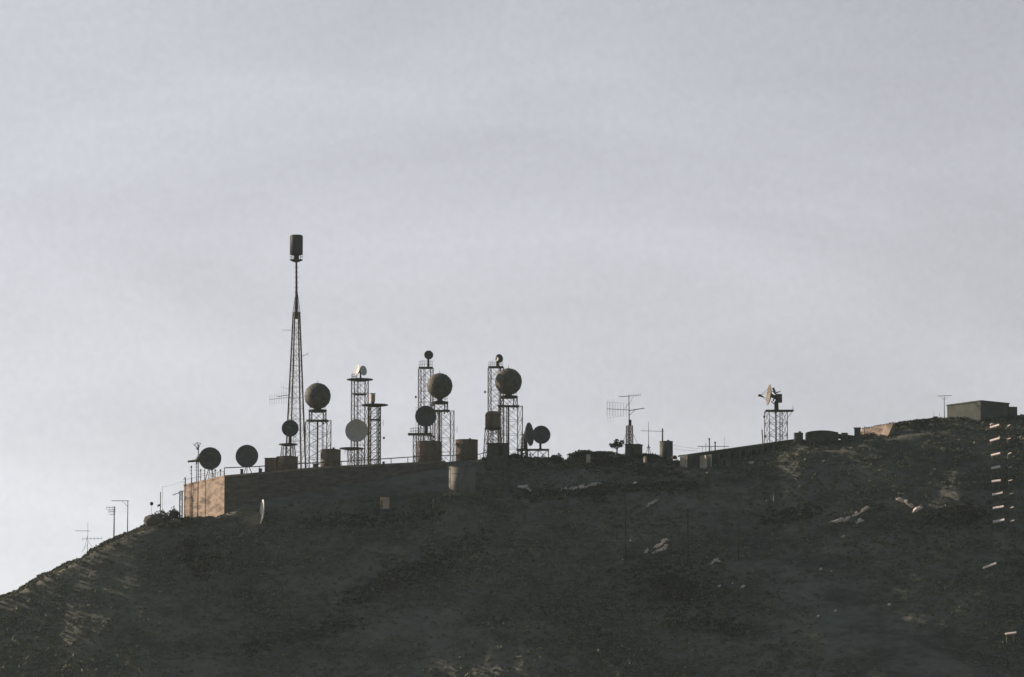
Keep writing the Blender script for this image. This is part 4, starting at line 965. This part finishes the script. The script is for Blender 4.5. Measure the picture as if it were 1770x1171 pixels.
# tilted slabs that catch the low sun: the long strip by the track and the ladder of ledges at the right
def ledge(px0, py0, px1, py1, label, dep=.9, name='ledge', group=None, cat='ledge', n=1, m='slab', tilt=20, th=.16, lift_=1.4):
    a = on_slope(px0, py0); b = on_slope(px1, py1); lift_ = lift_ if n == 1 else .85; Y = (a.y + b.y) / 2 - lift_; a = at(px0, py0, Y); b = at(px1, py1, Y); c = (a + b) / 2; L_ = (b - a).length
    roll = -math.atan2(b.z - a.z, b.x - a.x)
    o = thing(name, label, cat, c, group); rnd = random.Random(int(px0 * 7 + py0))
    m_ = MB()
    if n > 1:
        for k in range(n * 5):
            q = a.lerp(b, rnd.random() ** rnd.uniform(.7, 1.3)) + Vector((rnd.gauss(0, .15), rnd.gauss(0, .15), rnd.gauss(0, .14))); e = rnd.choice((.1, .15, .2, .3, .45))
            m_.box(q, (e * rnd.uniform(.8, 1.8), e * rnd.uniform(.6, 1.3) * dep, e * rnd.uniform(.3, .8)), rnd.uniform(-.8, .4), (R(tilt + rnd.uniform(-15, 15)), roll + rnd.uniform(-.35, .25)))
    for k in range(n if n == 1 else 0):
        t = (k + .5) / n; q = a.lerp(b, t) + Vector((0, rnd.uniform(-.1, .1), rnd.uniform(-.06, .06) if n > 1 else 0))
        m_.box(q + Vector((0, -.1, .32)), (L_ / n * (.98 if n == 1 else rnd.uniform(.75, 1.0)), dep * (1 if n == 1 else rnd.uniform(.6, 1.1)), th), R(-8), (R(tilt), roll))
    m_.build('slab', M[m], o)
    s = MB()
    for t in ((.2, .8) if n == 1 else ()):
        q = a.lerp(b, t); s.box(q + Vector((0, .2, -.75)), (.22, .4, 1.9), 0)
    if n == 1: s.build('support', M['concrete'], o)
    return o
ords = ['topmost', 'second', 'third', 'fourth', 'fifth', 'sixth', 'seventh', 'lowest']
main = [(1711, 743, 1727, 738), (1711, 766, 1728, 761), (1713, 791, 1729, 787), (1713, 813, 1729, 810), (1714, 836, 1730, 834), (1715, 859, 1733, 855), (1716, 882, 1735, 879), (1716, 906, 1736, 902)]
side = [(1741, 741, 1746, 738), (1741, 763, 1747, 761), (1742, 789, 1748, 786), (1743, 812, 1749, 810), (1743, 835, 1750, 833), (1744, 858, 1751, 856), (1746, 882, 1752, 880), (1746, 905, 1753, 903)]
for k in range(8):
    w_ = ords[k] + ('' if k in (0, 7) else ' from the top')
    ledge(*main[k], 'bright concrete ledge, ' + w_ + ' in the left column of ledges below the bunker', group='column of ledges below the bunker', dep=1.0)
    ledge(*side[k], 'short faint ledge, ' + w_ + ' in the right column of ledges', group='right column of short ledges', dep=.55, m='plaster', th=.1)
ledge(1699, 986, 1722, 977, 'lone tilted pale slab well below the columns of ledges', group='loose slabs on the slope', dep=.8)
ledge(1737, 1100, 1757, 1097, 'lone pale slab near the bottom right corner', group='loose slabs on the slope', dep=.7)
ledge(962, 849, 1036, 836, 'long broken strip of pale stones along the track under the ridge', name='stone_strip', group='pale stone strips by the track', cat='stone strip', n=16, dep=1.1)
ledge(898, 841, 909, 842, 'short pale stone strip, upper left piece beside the track', name='stone_strip', group='pale stone strips by the track', cat='stone strip', n=3, dep=1.0)
ledge(908, 843, 921, 850, 'short pale stone strip sloping down right beside the track', name='stone_strip', group='pale stone strips by the track', cat='stone strip', n=3, dep=1.1)
DG = 'pale rubble strips on the slope'
def rubble(px0, py0, px1, py1, label, n, dep=.9): return ledge(px0, py0, px1, py1, label, name='rubble_strip', group=DG, cat='rubble', n=n, dep=dep)
rubble(1436, 903, 1456, 899, 'bright wedge of rubble, leftmost piece of the broken rubble line', 3, 1.4)
rubble(1458, 899, 1468, 895, 'small rubble patch in the middle of the broken rubble line', 4)
rubble(1472, 893, 1502, 876, 'diagonal rubble strip climbing right in the broken rubble line', 7, .8)
rubble(1480, 904, 1488, 898, 'little rubble patch under the climbing diagonal strip', 2)
rubble(1551, 861, 1562, 866, 'upper left piece of the pale rubble descending to the right', 3)
rubble(1564, 868, 1579, 877, 'middle piece of the pale rubble descending to the right', 4, .8)
rubble(1581, 884, 1594, 875, 'bright lower right piece of the descending pale rubble', 4, 1.3)
rubble(1117, 874, 1138, 863, 'thin pale rubble streak below the narrow dark tank', 5, .6)
rubble(1132, 948, 1154, 932, 'upper of two parallel rubble streaks on the middle slope', 6, .6)
rubble(1128, 957, 1154, 943, 'lower of two parallel rubble streaks on the middle slope', 6, .5)
rubble(1224, 974, 1245, 968, 'pale rubble streak right of the two parallel streaks', 5, .5)
rubble(1113, 955, 1120, 950, 'small rubble patch left of the two parallel streaks', 2, .9)
rk = [(1098, 836, 4, 'pale round stone above the thin rubble streak'), (1457, 929, 4.5, 'pinkish stone below the broken rubble line'), (1419, 985, 4.5, 'pinkish stone alone on the right-centre slope'),
      (1437, 988, 2.5, 'small stone right of the alone pinkish stone'), (1244, 1014, 4, 'orange-lit stone, left of a pair low on the slope'), (1284, 1015, 5, 'orange-lit longer stone, right of a pair low on the slope'),
      (1233, 1038, 3.5, 'dim brown stone below the orange-lit pair'), (1180, 1050, 5, 'flat grey stone left of the dim brown stone'), (1444, 1057, 4, 'small pale stone low on the right slope'),
      (1363, 1056, 2.5, 'tiny brown stone left of the small pale stone'), (1414, 1066, 3.5, 'upright whitish stone low on the right slope'), (1537, 1046, 4, 'yellowish stone far down the right slope'),
      (1371, 1113, 4.5, 'faint grey stone near the bottom of the slope'), (1266, 1009, 2.5, 'tiny stone between the orange-lit pair'), (1076, 968, 2.5, 'small pale stone beside the foot of the left utility pole'),
      (1090, 935, 2.6, 'tiny pale stone right of the left utility pole'), (1290, 1033, 3.2, 'grey-green stone under the orange-lit longer stone'), (1468, 822, 4.5, 'pale blue-grey rock high on the right slope'),
      (1425, 800, 6, 'broad faint grey rock below the vaulted store'), (1714, 735, 5, 'pale rock resting above the topmost ledge'), (1222, 818, 3, 'reddish small rock below the first piers of the long building'),
      (1570, 905, 3, 'faint stone below the descending pale rubble'), (690, 893, 4, 'faint grey rock below the small sunlit hut')]
for k, (px, py, s, lb) in enumerate(rk):
    p = on_slope(px, py + 1); p = at(px, py, p.y - .35); q = s * .055; dim = any(w in lb for w in ('dim', 'faint', 'grey', 'brown'))
    rock(p, q * 1.25, q, q * .85, lb, 'concrete' if dim else 'rock', seed=k + 10, lean=.3)

# ------------------------------------------------------------------ the air
hz = MB(); hz.box((0, 1200, 70), (9000, 6000, 160)); ho = hz.build('haze', bpy.data.materials.new('haze'), None, (0, 1200, 70)); tag(ho, 'thin pale haze filling the air over the hill', 'haze', kind='stuff')
hm = ho.data.materials[0]; hm.use_nodes = True; t = hm.node_tree; t.nodes.clear()
mo = t.nodes.new('ShaderNodeOutputMaterial'); pv = t.nodes.new('ShaderNodeVolumePrincipled'); pv.inputs['Color'].default_value = (.80, .93, .90, 1)
pv.inputs['Density'].default_value = HAZE; pv.inputs['Anisotropy'].default_value = .2
t.links.new(pv.outputs[0], mo.inputs['Volume'])
